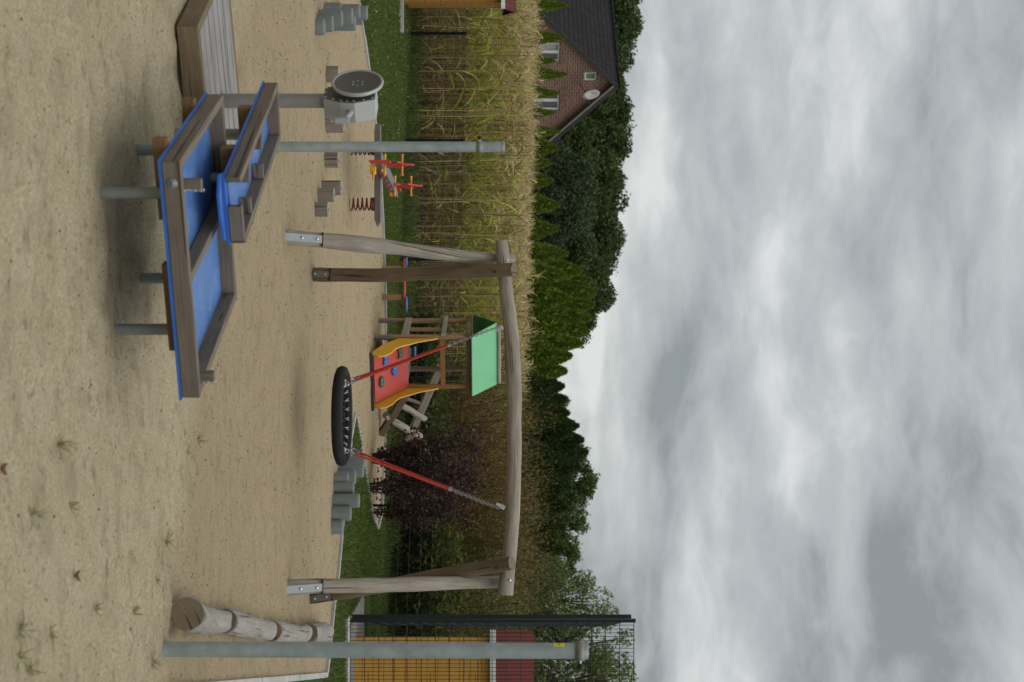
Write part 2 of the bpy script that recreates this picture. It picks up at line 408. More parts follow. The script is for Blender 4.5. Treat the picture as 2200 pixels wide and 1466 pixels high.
def npmesh(name, V, Fq, mats, mi=None, parent=None, loc=None, smooth=False):
    org = origin(parent) if parent else Vector(loc or (0, 0, 0))
    V = np.asarray(V, dtype=np.float32) - np.array(org, dtype=np.float32); Fq = np.asarray(Fq, dtype=np.int32); k = Fq.shape[1]
    me = bpy.data.meshes.new(name); me.vertices.add(len(V)); me.vertices.foreach_set('co', V.ravel())
    me.loops.add(Fq.size); me.loops.foreach_set('vertex_index', Fq.ravel())
    me.polygons.add(len(Fq)); me.polygons.foreach_set('loop_start', np.arange(0, Fq.size, k, dtype=np.int32))
    me.polygons.foreach_set('loop_total', np.full(len(Fq), k, dtype=np.int32))
    for m_ in mats: me.materials.append(MATS[m_])
    if mi is not None: me.polygons.foreach_set('material_index', np.asarray(mi, dtype=np.int32))
    me.update(calc_edges=True)
    if smooth: me.polygons.foreach_set('use_smooth', np.ones(len(Fq), dtype=bool))
    return addobj(name, me, parent, loc)

class NP:
    """numpy accumulator of quad strips"""
    def __init__(s): s.V = []; s.F = []; s.M = []; s.n = 0
    def add(s, V, Fq, mat=0):
        s.V.append(V.reshape(-1, 3)); s.F.append(Fq + s.n); s.M.append(np.full(len(Fq), mat)); s.n += len(V.reshape(-1, 3))
    def ribbons(s, base, az, el, length, width, droop, nseg=5, mat=0, taper=1.0):
        """N curved blades. base (N,3); az, el radians; droop = fall in elevation along the blade"""
        n = len(base); az = np.broadcast_to(az, n); el = np.broadcast_to(el, n); length = np.broadcast_to(length, n); width = np.broadcast_to(width, n); droop = np.broadcast_to(droop, n)
        p = base.astype(float).copy(); side = np.stack([-np.sin(az), np.cos(az), np.zeros(n)], 1)
        tilt = rng.normal(0, .5, n); rows = []
        for i in range(nseg + 1):
            t = i / nseg; w = width * (np.sin(np.pi * (0.18 + .80 * t)) ** .7 if taper else 1.0)
            e_ = el - droop * t; d = np.stack([np.cos(az) * np.cos(e_), np.sin(az) * np.cos(e_), np.sin(e_)], 1)
            up = np.cross(d, side); sd_ = side * np.cos(tilt)[:, None] + up * np.sin(tilt)[:, None]
            rows.append(np.stack([p - sd_ * (w / 2)[:, None], p + sd_ * (w / 2)[:, None]], 1)); p = p + d * (length / nseg)[:, None]
        V = np.stack(rows, 1)  # n, nseg+1, 2, 3
        idx = np.arange(n)[:, None] * (nseg + 1) * 2 + np.arange(nseg)[None, :] * 2
        Fq = np.stack([idx, idx + 1, idx + 3, idx + 2], -1).reshape(-1, 4)
        s.add(V, Fq, mat)
    def quads(s, c, size, mat=0, aspect=1.6, flat=0.0, dirs=None):
        n = len(c); size = np.broadcast_to(size, n)
        d = rng.normal(size=(n, 3)) if dirs is None else dirs + rng.normal(0, .35, (n, 3))
        d[:, 2] *= (1 - flat); d /= np.linalg.norm(d, axis=1)[:, None] + 1e-9
        q = rng.normal(size=(n, 3)); q[:, 2] *= (1 - flat); e_ = np.cross(d, q); e_ /= np.linalg.norm(e_, axis=1)[:, None] + 1e-9
        a = d * (size * aspect / 2)[:, None]; b = e_ * (size / 2)[:, None]
        V = np.stack([c - a, c - b * .9 - a * .1, c + a, c + b * .9 - a * .1], 1)
        Fq = np.arange(n * 4).reshape(-1, 4); s.add(V, Fq, mat)
    def stalks(s, base, top, r, mat=0):
        n = len(base); r = np.broadcast_to(r, n); rows = []
        offs = np.array([[1, 0, 0], [-.5, .87, 0], [-.5, -.87, 0]])
        V = np.stack([np.stack([p[:, :] + o * r[:, None] for o in offs], 1) for p in (base, (base + top) / 2 + rng.normal(0, .015, base.shape), top)], 1)
        i0 = np.arange(n)[:, None] * 9; Fl = []
        for l in range(2):
            for k in range(3):
                a = l * 3 + k; b = l * 3 + (k + 1) % 3; Fl.append(i0 + np.array([[a, b, b + 3, a + 3]]))
        s.add(V, np.concatenate(Fl, 0), mat)
    def build(s, name, mats, parent=None, loc=None):
        return npmesh(name, np.concatenate(s.V), np.concatenate(s.F), mats, np.concatenate(s.M), parent, loc)

def inpoly(x, y, poly):
    x = np.asarray(x); y = np.asarray(y); r = np.zeros(x.shape, bool); n = len(poly)
    for i in range(n):
        x1, y1 = poly[i]; x2, y2 = poly[(i + 1) % n]
        c = ((y1 > y) != (y2 > y)) & (x < (x2 - x1) * (y - y1) / (y2 - y1 + 1e-12) + x1); r ^= c
    return r
def clip(poly, p, n):
    """keep the part of a 2d polygon with (q-p).n >= 0"""
    out = []; k = len(poly)
    for i in range(k):
        a = poly[i]; b = poly[(i + 1) % k]; da = (a[0] - p[0]) * n[0] + (a[1] - p[1]) * n[1]; db = (b[0] - p[0]) * n[0] + (b[1] - p[1]) * n[1]
        if da >= 0: out.append(a)
        if (da >= 0) != (db >= 0):
            t = da / (da - db); out.append((a[0] + (b[0] - a[0]) * t, a[1] + (b[1] - a[1]) * t))
    return out

# ================================================================== GROUND
KERB = [(-8.2, 12.6), (-4.68, 19.5), (-3.97, 20.9), (-3.29, 22.0), (-2.6, 22.75), (-1.92, 23.2), (-.72, 23.7), (1.3, 23.7), (2.29, 23.3), (2.80, 22.9), (2.95, 22.3),
        (2.66, 21.46), (2.12, 20.7), (1.4, 19.7), (.97, 19.1), (1.30, 18.5), (1.85, 17.95), (2.38, 17.5), (2.85, 17.1), (3.17, 16.75), (3.63, 16.3), (3.78, 16.1), (2.6, 10.8), (1.05, 3.8), (.6, 1.2)]
SAND = KERB + [(-10, 1.2)]
FP = {}
for _i in range(330):
    _y = 5.2 + 11 * random.random() ** 1.5; _x = random.uniform(-.26, .26) * _y; _a = random.choice((.2, 1.3, 2.2)) + random.gauss(0, .4)
    _l = random.uniform(.10, .14); _w = random.uniform(.04, .06); _d = random.uniform(.012, .03)
    for _cx in (-1, 0, 1):
        for _cy in (-1, 0, 1): FP.setdefault((int(math.floor(_x / .3)) + _cx, int(math.floor(_y / .3)) + _cy), []).append((_x, _y, math.cos(_a), math.sin(_a), _l, _w, _d))
def sandh(x, y):
    v = Vector((x, y, 0))
    h = .028 * mnoise.noise(v * .55) + .016 * mnoise.noise(v * 1.7 + Vector((5, 2, 0))) + .008 * mnoise.noise(v * 5) 
    k = min(1, max(0, (13 - y) / 4))
    h += k * (.016 * mnoise.noise(v * 7.5) + .016 * max(0, mnoise.noise(Vector((x * 3, y * 6, 3)))) - .03 * max(0, mnoise.noise(Vector((x * 2.6, y * 3.6, 8))) - .28)) + (1 - k) * (.008 * mnoise.noise(v * 4))
    # kicked hollows: below the table and beside the seesaw and swing
    for cx, cy, r, d in ((-.75, 7.7, .7, .035), (-.2, 7.9, .5, .03), (.74, 14.0, 1.0, .008), (-2.2, 18.7, 1.0, .05), (-3.0, 16.6, .8, .03), (1.3, 9.2, .5, -.03), (2.0, 12.8, .8, -.02)):
        q = ((x - cx) ** 2 + (y - cy) ** 2) / (r * r)
        if q < 6: h -= d * math.exp(-q * 1.2)
    for cx, cy in ((-.97, 13.2), (2.29, 13.1), (-.70, 14.9), (2.68, 14.8), (1.84, 8.5), (-1.73, 12.65), (-2.5, 18.75), (-1.8, 18.75)):
        q = ((x - cx) ** 2 + (y - cy) ** 2) / .03
        if q < 6: h += .028 * math.exp(-q)
    for fx, fy, ca, sa, fl, fw, fd in FP.get((int(math.floor(x / .3)), int(math.floor(y / .3))), ()):
        u_ = ((x - fx) * ca + (y - fy) * sa) / fl; w_ = (-(x - fx) * sa + (y - fy) * ca) / fw; q = u_ * u_ + w_ * w_
        if q < 5: h += fd * (-math.exp(-q * 1.3) + .45 * math.exp(-(q - 1.9) ** 2 * 1.4))
    return h - .014
def GS(px, py):
    c = G(px, py)
    for _ in range(4): c = G(px, py, sandh(c.x, c.y))
    return c
def build_ground():
    # lawn and fields: one sheet out to the horizon
    s = MB(); S = 900
    xs = [-S, -60, -20, 20, 60, S]; ys = [-30, 1, 30, 60, 200, 1500]
    for i in range(5):
        for j in range(5):
            x0, x1, y0, y1 = xs[i], xs[i + 1], ys[j], ys[j + 1]
            if x0 == -20 and y0 == 1: continue
            s.add([(x0, y0, -.004), (x1, y0, -.004), (x1, y1, -.004), (x0, y1, -.004)], [(0, 1, 2, 3)], [[(0, 0), (1, 0), (1, 1), (0, 1)]])
    # the block round the sand pit, with the pit cut out of it
    outer = [(-20, 1), (20, 1), (20, 30), (-20, 30)]
    vs = [Vector(p) for p in outer] + [Vector(p) for p in SAND]
    k = len(SAND); es = [(i, (i + 1) % 4) for i in range(4)] + [(4 + i, 4 + (i + 1) % k) for i in range(k)]
    V, E, Fc, *_ = delaunay_2d_cdt(vs, es, [], 1, 1e-5)
    keep = []
    for f in Fc:
        cx = sum(V[i].x for i in f) / len(f); cy = sum(V[i].y for i in f) / len(f)
        if not bool(inpoly(np.array([cx]), np.array([cy]), SAND)[0]): keep.append(tuple(f))
    s.add([(v.x, v.y, -.004) for v in V], keep, [[(V[i].x, V[i].y) for i in f] for f in keep])
    tag(s.build('ground', 'lawn_soil'), kind='structure')
    # sand
    pts = [Vector(p) for p in SAND]; edges = [(i, (i + 1) % len(pts)) for i in range(len(pts))]
    cand = []
    y = 3.2
    while y < 24:
        st = .0085 * y * (1 if y > 5 else 2)
        st = max(.045, st * .75); x = -.29 * y - .8
        while x < .29 * y + .8: cand.append((x + random.uniform(-.3, .3) * st, y + random.uniform(-.3, .3) * st)); x += st
        y += st
    a = np.array(cand); ins = inpoly(a[:, 0], a[:, 1], SAND)
    P2 = np.array(SAND); keepm = ins.copy()
    for i in range(len(P2)):
        A = P2[i]; B = P2[(i + 1) % len(P2)]; d = B - A; t = np.clip(((a - A) @ d) / (d @ d), 0, 1); dist = np.linalg.norm(a - (A + t[:, None] * d), axis=1); keepm &= dist > .04
    pts += [Vector((p[0], p[1])) for p in a[keepm]]
    for gx in np.arange(-9.5, 4, 1.0):
        for gy in np.arange(1.6, 22, 1.0):
            if abs(gx) > .29 * gy + 1.2 and inpoly(np.array([gx]), np.array([gy]), SAND)[0]: pts.append(Vector((gx, gy)))
    V, E, Fc, *_ = delaunay_2d_cdt(pts, edges, [], 1, 1e-5)
    s = MB(); s.add([(v.x, v.y, sandh(v.x, v.y)) for v in V], [tuple(f) for f in Fc], [[(V[i].x, V[i].y) for i in f] for f in Fc], True)
    tag(s.build('sand_pit', 'sand'), kind='structure')
    # kerb of narrow concrete edging stones
    s = MB()
    for i in range(len(KERB) - 1):
        a = Vector((*KERB[i], 0)); b = Vector((*KERB[i + 1], 0)); l = (b - a).length; n = max(1, round(l / 1.0)); d = (b - a) / n
        for k in range(n):
            p = a + d * k + d.normalized() * .004; q = a + d * (k + 1) - d.normalized() * .004; dz = random.uniform(-.006, .006)
            s.beam(p + Vector((0, 0, -.06 + dz)), q + Vector((0, 0, -.06 + dz)), .06, .16)
    tag(s.build('kerb', 'kerb_stone', bevel=.006), kind='structure')
build_ground()

# lawn blades
def lawn():
    g = NP(); n = 150000
    y = 15.5 + (29.9 - 15.5) * rng.random(n) ** .8; x = (rng.random(n) * 2 - 1) * (.27 * y + .5)
    ok = ~inpoly(x, y, SAND); ok &= ~((x > 3.65) & (y > 17.9) & (y < 21)); x = x[ok]; y = y[ok]; n = len(x)
    base = np.stack([x, y, np.full(n, -.006)], 1); az = rng.random(n) * 6.283
    pat = np.array([mnoise.noise(Vector((a * .8, b * .8, 0))) for a, b in zip(x, y)])
    h = (.035 + .03 * rng.random(n)) * (1 + .5 * pat)
    near_f = np.abs(y - (26.8 - .56 * x * .98)) < .35
    h[near_f] *= 2.2
    g.ribbons(base, az, np.full(n, 1.25), h, .009 + .003 * rng.random(n), rng.random(n) * 1.0, 2, 0)
    o = g.build('lawn_grass', ['grass_blades']); tag(o, 'short mown green grass of the lawn around the sand pit', 'grass', kind='stuff')
    # daisies and clover heads
    g = NP(); n = 230; y = rng.uniform(19.5, 28.5, n); x = rng.uniform(-6.8, -2.8, n); ok = ~inpoly(x, y, SAND) & (rng.random(n) < np.clip((-x - 2.6) / 3, 0, 1)); x = x[ok]; y = y[ok]
    c = np.stack([x, y, np.full(len(x), .062)], 1); g.quads(c, .018, 0, 1.0); g.quads(c, .018, 0, 1.0)
    tag(g.build('clover_flowers', ['clover_white']), 'tiny white clover flowers dotted over the lawn near the brown shed', 'flowers', kind='stuff')
lawn()

def litter():
    g = NP(); n = 3600; y = 5.4 + 18.5 * rng.random(n) ** 1.1; x = (rng.random(n) * 2 - 1) * (.25 * y + .2); ok = inpoly(x, y, SAND); x = x[ok]; y = y[ok]
    z = np.array([sandh(a, b) for a, b in zip(x, y)]) + .004
    g.quads(np.stack([x, y, z], 1), .0025 + .006 * rng.random(len(x)) ** 4 + .00045 * y, 0, 1.8, flat=.75)
    tag(g.build('sand_litter', ['litter']), 'small dark bark bits and crumbs scattered over the sand', 'litter', kind='stuff')
litter()

# weed tufts standing in the sand, foreground right
TUFTS = [(45, 1352, .30, 'lowest wide grass tuft'), (38, 1412, .26, 'thin grass tuft next to the lowest wide one'), (110, 1365, .20, 'small pale grass tuft'), (205, 1308, .22, 'upright grass tuft'),
         (290, 1315, .15, 'tiny dark grass tuft'), (330, 1422, .24, 'grass tuft at the foot of the tall steel post'), (337, 1245, .18, 'little grass tuft before the log end'),
         (357, 1162, .30, 'larger grass tuft with long curved blades'), (150, 1085, .22, 'small tuft of dark blades'), (70, 1108, .24, 'sparse tuft of long pale blades'), (125, 955, .34, 'dense grass tuft in bare sand'),
         (400, 972, .22, 'small grass tuft among footprints'), (425, 945, .26, 'spreading grass tuft just behind a smaller one'), (62, 1438, .22, 'weed tuft near the frame corner'), (280, 1190, .14, 'minute three-bladed grass tuft')]
for i, (px, py, h, lb) in enumerate(TUFTS):
    c = GS(px, py); c.z -= .004; h *= .72; g = NP(); n = int(8 + 30 * h * random.random() + 8)
    if 'three' in lb: n = 4
    b = np.tile(np.array(c), (n, 1)) + rng.normal(0, .012, (n, 3)) * np.array([1, 1, 0])
    g.ribbons(b, rng.random(n) * 6.283, rng.uniform(.25, 1.4, n), h * .55 * rng.uniform(.4, 1, n), .005, rng.uniform(.2, 1.2, n), 4, 0)
    where = 'near the camera' if px < 250 else 'farther from the camera'
    tag(g.build('grass_tuft', ['weed'], loc=c), lb + ', ' + where, 'grass tuft', 'grass tufts growing in the sand')
for px, py, lb in ((12, 1008, 'curled brown dry leaf on the sand closest to the camera'), (155, 1237, 'small reddish dry leaf lying on the sand between tufts'), (1070, 0, '')):
    if not lb: continue
    c = G(px, py); c.z = sandh(c.x, c.y) + .004; s = MB(); n = 6; vs = []
    for i in range(n + 1):
        t = i / n; w = .022 * math.sin(math.pi * min(1, t * .95 + .03)) + .002
        for q in (-1, 0, 1): vs.append(c + Vector(((t - .5) * .05, q * w * .8, .012 * abs(q) + .015 * (t - .5) ** 2 * 4)))
    fs = []
    for i in range(n):
        for q in (0, 1): a = i * 3 + q; fs.append((a, a + 1, a + 4, a + 3))
    s.add(vs, fs, [[(0, 0)] * 4 for _ in fs], True); o = s.build('dry_leaf', 'dry_leaf', loc=c); so_ = o.modifiers.new('thick', 'SOLIDIFY'); so_.thickness = .001
    tag(o, lb, 'leaf', 'dry leaves on the sand')

# ================================================================== SAND TABLE (foreground)
V2 = lambda p: Vector((p[0], p[1]))
def offset_poly(poly, d):
    n = len(poly); out = []; A = sum(poly[i][0] * poly[(i + 1) % n][1] - poly[(i + 1) % n][0] * poly[i][1] for i in range(n)); sg = 1 if A > 0 else -1
    for i in range(n):
        p0, p1, p2 = V2(poly[i - 1]), V2(poly[i]), V2(poly[(i + 1) % n]); e1 = (p1 - p0).normalized(); e2 = (p2 - p1).normalized()
        n1 = Vector((-e1.y, e1.x)) * sg; n2 = Vector((-e2.y, e2.x)) * sg; b = (n1 + n2).normalized(); out.append(p1 + b * (d / b.dot(n1)))
    return out
def ring(poly, wdt, z0, z1, names, mat, parent, skip=()):
    inn = offset_poly(poly, wdt); n = len(poly); res = []
    for i in range(n):
        if i in skip: res.append(None); continue
        j = (i + 1) % n; g = .0015
        a, b, c, d = V2(poly[i]), V2(poly[j]), V2(inn[j]), V2(inn[i]); e = (b - a).normalized() * g
        q = [a + e, b - e, c - e, d + e]; A = (q[1] - q[0]).cross(q[2] - q[1])
        if A < 0: q = [q[0], q[3], q[2], q[1]]
        res.append(MB().hexa([Vector((*v, z0)) for v in q] + [Vector((*v, z1)) for v in q]).build(names, mat, parent, bevel=.004))
    return res
def plate(poly, z0, z1): return MB().prism([Vector((p[0], p[1], z0)) for p in poly], (0, 0, z1 - z0))
def sand_table():
    z = .44
    A, D_, C, B = G(386, 347, z), G(429, 856, z), G(509.6, 640, z), G(480, 202, z)
    poly = [A.xy, D_.xy, C.xy, B.xy]
    t = thing('sand_play_table', 'low square timber rimmed sand play table with blue trays on steel legs', 'play table', ((A + C) / 2).xy.to_3d())
    ring(poly, .05, z - .092, z, 'rim_board', 'wood_table', t)
    plate(offset_poly(poly, -.008), z - .108, z - .0935).build('tray_floor', 'blue_edge', t)
    plate(offset_poly(poly, .052), z - .093, z - .082).build('tray_lining', 'blue_plate', t)
    m0 = (A.xy + D_.xy) / 2; m1 = (B.xy + C.xy) / 2; d = (m1 - m0).normalized()
    MB().beam((m0 + d * .055).to_3d() + Vector((0, 0, z - .04)), (m1 - d * .055).to_3d() + Vector((0, 0, z - .04)), .05, .072).build('divider_board', 'wood_table', t, bevel=.004)
    # joists under the tray
    for k, (f0, f1, q) in enumerate(((-.03, .30, .20), (.48, .86, .17), (-.02, .9, .80))):
        p0 = A.xy.lerp(D_.xy, max(0, f0)).lerp(B.xy.lerp(C.xy, max(0, f0)), q); p1 = A.xy.lerp(D_.xy, f1).lerp(B.xy.lerp(C.xy, f1), q)
        if f0 < 0: p0 -= (p1 - p0).normalized() * .045
        MB().beam(p0.to_3d() + Vector((0, 0, z - .147)), p1.to_3d() + Vector((0, 0, z - .147)), .07, .07).build('joist', 'wood_joist', t, bevel=.003)
    for (px, py) in ((218, 415), (248, 708), (306, 598), (292, 323)):
        b = GS(px, py); b.z -= .03
        MB().tube([b, Vector((b.x, b.y, z - .112))], .031, 16).build('leg', 'leg_steel', t)
    # bolt washer on the near board, cut blocks with a plug chain
    nd = Vector((A.x - D_.x, A.y - D_.y, 0)).normalized(); out = Vector((nd.y, -nd.x, 0)) * (1 if nd.y * 0 + -nd.x * -1 > 0 else -1)
    out = Vector((D_.y - A.y, -(D_.x - A.x), 0)).normalized()
    w = G(368, 387, .40); w = A + (D_ - A) * .088 + out * .002; w.z = z - .045
    MB().lathe(w, out, [(.026, 0), (.026, .004), (.020, .006), (.011, .006), (.011, .010), (0, .010)], 16).build('bolt', 'galvanised', t)
    inw = -out
    for f, ln in ((.105, .085), (.925, .07)):
        c = A.lerp(D_, f) + inw * .078; c.z = z
        MB().beam(c - Vector((0, 0, .06)), c + Vector((0, 0, ln)), .05, .045, up=inw).build('upright_block', 'wood_table', t, bevel=.003)
        s = MB()
        for k in range(9):
            q = c - nd * .034 + Vector((0, 0, ln - .014 * k)) + inw * (.004 * (k % 3))
            s.torus(q, .009, .0028, (inw + Vector((0, 0, 1)) * (k % 2) * .8 + nd * .4).normalized(), 10, 5)
        s.build('plug_chain', 'bright_steel', t)
    # second, higher water channel
    z2 = .61
    P1, P2, P3, P4, P5 = G(597, 177, z2), G(515, 383, z2), G(517, 508, z2), G(527, 524, z2), G(604, 299, z2)
    u = thing('raised_play_channel', 'narrow raised wooden play channel with blue floor standing over the lower sand table', 'play table', ((P1 + P4) / 2).xy.to_3d())
    q = [P2.xy, P4.xy, P5.xy, P1.xy]
    h = .082
    ring(q, .045, z2 - h, z2, 'rim_board', 'wood_table', u, skip=(0,))
    # near end: a right front board, and the open blue mouth beside it
    e = (P4.xy - P2.xy).normalized(); bdir = (P5.xy - P4.xy).normalized()
    a0 = P2.xy.lerp(P4.xy, .44); a1 = P2.xy.lerp(P4.xy, .97)
    MB().beam((a0 + bdir * .022).to_3d() + Vector((0, 0, z2 - h / 2 - .002)), (a1 + bdir * .022).to_3d() + Vector((0, 0, z2 - h / 2 - .002)), .04, h - .004).build('front_board', 'wood_table', u, bevel=.004)
    plate(offset_poly(q, -.006), z2 - h - .016, z2 - h - .002).build('channel_floor', 'blue_edge', u)
    plate(offset_poly(q, .046), z2 - h - .002, z2 - h + .008).build('channel_lining', 'blue_plate', u)
    pl = [P2.xy + e * -.03 - bdir * .02, P2.xy + e * .06 - bdir * .09, P2.xy + e * .20 - bdir * .09, P2.xy + e * .34 - bdir * .05, P2.xy + e * .38 + bdir * .03, P2.xy + e * .30 + bdir * .2, P2.xy + e * .05 + bdir * .2]
    plate([tuple(v) for v in pl], z2 - h - .036, z2 - h - .018).build('spout_plate', 'blue_edge', u, bevel=.003)
    # stub boards that narrow the channel, two gates
    for f, tilt in ((.20, .05), (.52, .05)):
        Lp = P2.xy.lerp(P1.xy, f); Rp = P4.xy.lerp(P5.xy, f); dd = (Rp - Lp); l = dd.length; dd.normalize()
        for p0, p1 in ((Lp + dd * .047, Lp + dd * (l * .40)), (Rp - dd * (l * .36), Rp - dd * .047)):
            sh = bdir * (tilt if p0 is not None and (p0 - Lp).length < .06 else 0)
            MB().beam((p0 + sh).to_3d() + Vector((0, 0, z2 - .034)), (p1).to_3d() + Vector((0, 0, z2 - .034)), .035, .06).build('stub_board', 'wood_table', u, bevel=.003)
    # supports
    for f, zz in ((.72, 0), (.30, 0)):
        Lp = P2.xy.lerp(P1.xy, f); Rp = P4.xy.lerp(P5.xy, f)
        MB().beam(Lp.to_3d() + Vector((0, 0, z2 - h - .06)), Rp.to_3d() + Vector((0, 0, z2 - h - .06)), .08, .08).build('cross_beam', 'wood_joist', u, bevel=.003)
    b = P(487, 289, 8.98); Bz = sandh(b.x, 8.98) - .03
    MB().tube([(b.x, 8.98, Bz), (b.x, 8.98, z2 - h - .02)], .036, 16).build('leg', 'leg_steel', u)
    c = (P2.xy.lerp(P1.xy, .30) + P4.xy.lerp(P5.xy, .30)) / 2
    s = MB(); s.tube([(c.x, c.y, z - .08), (c.x, c.y, z2 - h - .101)], .031, 14); s.build('stand_pipe', 'leg_steel', u)
sand_table()

# timber deck behind the table
def deck():
    t = thing('timber_platform', 'low weathered timber platform with grey planks behind the play table', 'platform', (-1.8, 9.6, 0))
    poly = [(-1.96, 8.85), (-1.02, 9.285), (-1.02, 10.64), (-2.62, 9.76)]; zt = .14
    d = Vector((.885, .466)); n = Vector((-.466, .885)); o = Vector((-1.96, 8.85))
    inn = offset_poly(poly, .062); w = .158
    for k in range(7):
        a = o + n * (.062 + k * w); b = o + n * (.062 + (k + 1) * w - .026)
        pp = clip([tuple(v) for v in inn], a, n)
        if len(pp) > 2: pp = clip(pp, b, -n)
        if len(pp) < 3: continue
        z_ = zt + random.uniform(-.003, .003)
        # plank as prism with grain along its length
        s = MB(); s.prism([Vector((p[0], p[1], z_ - .035)) for p in pp], (0, 0, .035))
        s.uv = [[((q[0] * n.x + q[1] * n.y) + k * 3, (q[0] * d.x + q[1] * d.y)) for q in [s.v[i] for i in f]] for f in s.f]
        s.build('plank', 'wood_deck', t, bevel=.004)
    ring(poly, .06, .012, zt + .004, 'edge_beam', 'wood_beam', t)
deck()

# sand mill on its post
def mill():
    D = 9.6; base = P(440, 217, D); t = thing('crank_wheel_stand', 'grey metal wheel stand with round disc and crank handle on square post', 'play wheel', (base.x, D, 0))
    n = Vector((-.78, -.62, 0)).normalized(); e = Vector((.62, -.78, 0)).normalized(); up = Vector((0, 0, 1)); c0 = Vector((base.x, D, 0))
    MB().box(c0 + up * .40, (.075, .075, .88), (e, n, up)).build('post', 'post_grey', t, bevel=.006)
    hx = [(-.07, .835), (.07, .835), (.125, .955), (.135, 1.05), (.085, 1.185), (-.085, 1.185), (-.135, 1.05), (-.125, .955)]
    ctr = c0 + n * .055
    hs = MB().prism([ctr + e * a + up * z for a, z in hx], -n * .15).build('housing', 'grinder_grey', t, bevel=.004)
    s = MB(); s.prism([ctr + n * .0015 + e * a * .97 + up * (1.0 + (z - 1.0) * .97) for a, z in hx], n * .006); s.build('cover_plate', 'wheel_dark', t)
    for i in range(8):
        a, z = hx[i]; a2, z2 = hx[(i + 1) % 8]
        MB().bolt(ctr + n * .0076 + e * (a * .88) + up * (1.0 + (z - 1.0) * .90), n, .006, .005).build('cover_screw', 'bright_steel', hs)
        MB().bolt(ctr + n * .0076 + e * ((a + a2) / 2 * .90) + up * (1.0 + ((z + z2) / 2 - 1.0) * .92), n, .006, .005).build('cover_screw', 'bright_steel', hs)
    MB().lathe(ctr, n, [(.03, .006), (.03, .05), (.0, .05)], 16).build('axle', 'post_grey', t)
    wc = ctr + n * .05 + up * 1.065 + e * -.015
    wheel = MB().lathe(wc, n, [(0, -.004), (.12, -.004), (.155, .0), (.170, .010), (.175, .022), (.171, .032), (.162, .034), (.156, .028)], 56).build('wheel_rim', 'grinder_grey', t)
    MB().lathe(wc, n, [(.1565, .028), (.13, .022), (.06, .018), (0, .018)], 56).build('wheel_face', 'wheel_dark', wheel)
    for k in range(6): MB().bolt(wc + n * .019 + (e * math.cos(k * 1.047) + up * math.sin(k * 1.047)) * .036, n, .005, .004).build('wheel_screw', 'bright_steel', wheel)
    a0 = ctr - n * .07 + e * .095; a0.z = 1.035; a1 = a0 + e * .145 - up * .05
    cr_ = MB().tube([a0, a1], .0195, 18).build('crank_arm', 'grinder_grey', t)
    MB().tube([a1 + up * .035, a1 - up * .055], .023, 18).tube([a1 - up * .055, a1 - up * .082], .012, 12).build('crank_grip', 'grinder_grey', cr_)
mill()

# ================================================================== STEEL POSTS
def steel_post(label, px0, py0, py1, D, pxt, sleeve, knob_side, sticker):
    b = Vector(((py0 - 733) * D / F, D, sandh((py0 - 733) * D / F, D) - .05)); top = P(pxt, py1, D); t = thing('steel_post', label, 'post', (b.x, D, 0), 'tall steel posts standing in the sand')
    r = .0468
    MB().tube([b, top], r, 28).build('tube', 'pole_steel', t)
    MB().lathe(top, (0, 0, 1), [(r + .002, -.022), (r + .002, .002), (r * .8, .006), (0, .006)], 28).build('end_cap', 'galvanised', t)
    cz0, cz1 = sleeve; c = top.lerp(b, 0); zc_ = CH - (1100 - (cz0 + cz1) / 2) * D / F; hh = abs(cz1 - cz0) * D / F / 2
    ax = Vector((0, 0, 1)); cc = Vector((top.x, D, zc_)); ro = r + (.012 if sticker else .003)
    col = MB().lathe(cc, ax, [(r + .001, -hh), (ro, -hh), (ro, hh), (r + .001, hh)], 28).build('clamp_collar', 'post_grey', t)
    kd = Vector((knob_side, -.15, 0)).normalized(); kc = cc + kd * ro
    MB().lathe(kc, kd, [(.006, 0), (.006, .022), (0, .022)], 10).build('clamp_screw', 'bright_steel', col)
    MB().lathe(kc, kd, [(.0, .018), (.010, .018), (.016, .026), (.024, .034), (.022, .044), (0, .046)], 9, smooth=False).build('knob', 'black_plastic', col)
    if sticker:
        z_ = CH + (1201 - 1100) * D / F; s = MB(); pts = []
        for i in range(7):
            a = math.radians(183 + i * 7); pts.append((math.cos(a), math.sin(a)))
        vs = [Vector((top.x + p[0] * (r + .0012), D + p[1] * (r + .0012), z_ + q)) for p in pts for q in (-.033, .033)]
        s.add(vs, [(i * 2, i * 2 + 2, i * 2 + 3, i * 2 + 1) for i in range(6)], [[(0, 0)] * 4] * 6, True); st = s.build('sticker', 'yellow_sticker', t)
        s = MB(); tri = [(-.012, 2), (.012, 2), (0, 4)]
        s.add([Vector((top.x + pts[k][0] * (r + .0022), D + pts[k][1] * (r + .0022), z_ + q)) for q, k in tri], [(0, 1, 2)], [[(0, 0)] * 3]); s.build('sticker_mark', 'black_plastic', st)
steel_post('tall thick steel post beside the log row, with clamp collar, black knob and yellow sticker', 345, 1395, 1399, 8.5, 1262, (1237, 1256), 1, True)
steel_post('steel post behind the play channel with thin collar band, the farther one', 590, 315.5, 316, 12.65, 1083, (1024, 1037), -1, False)

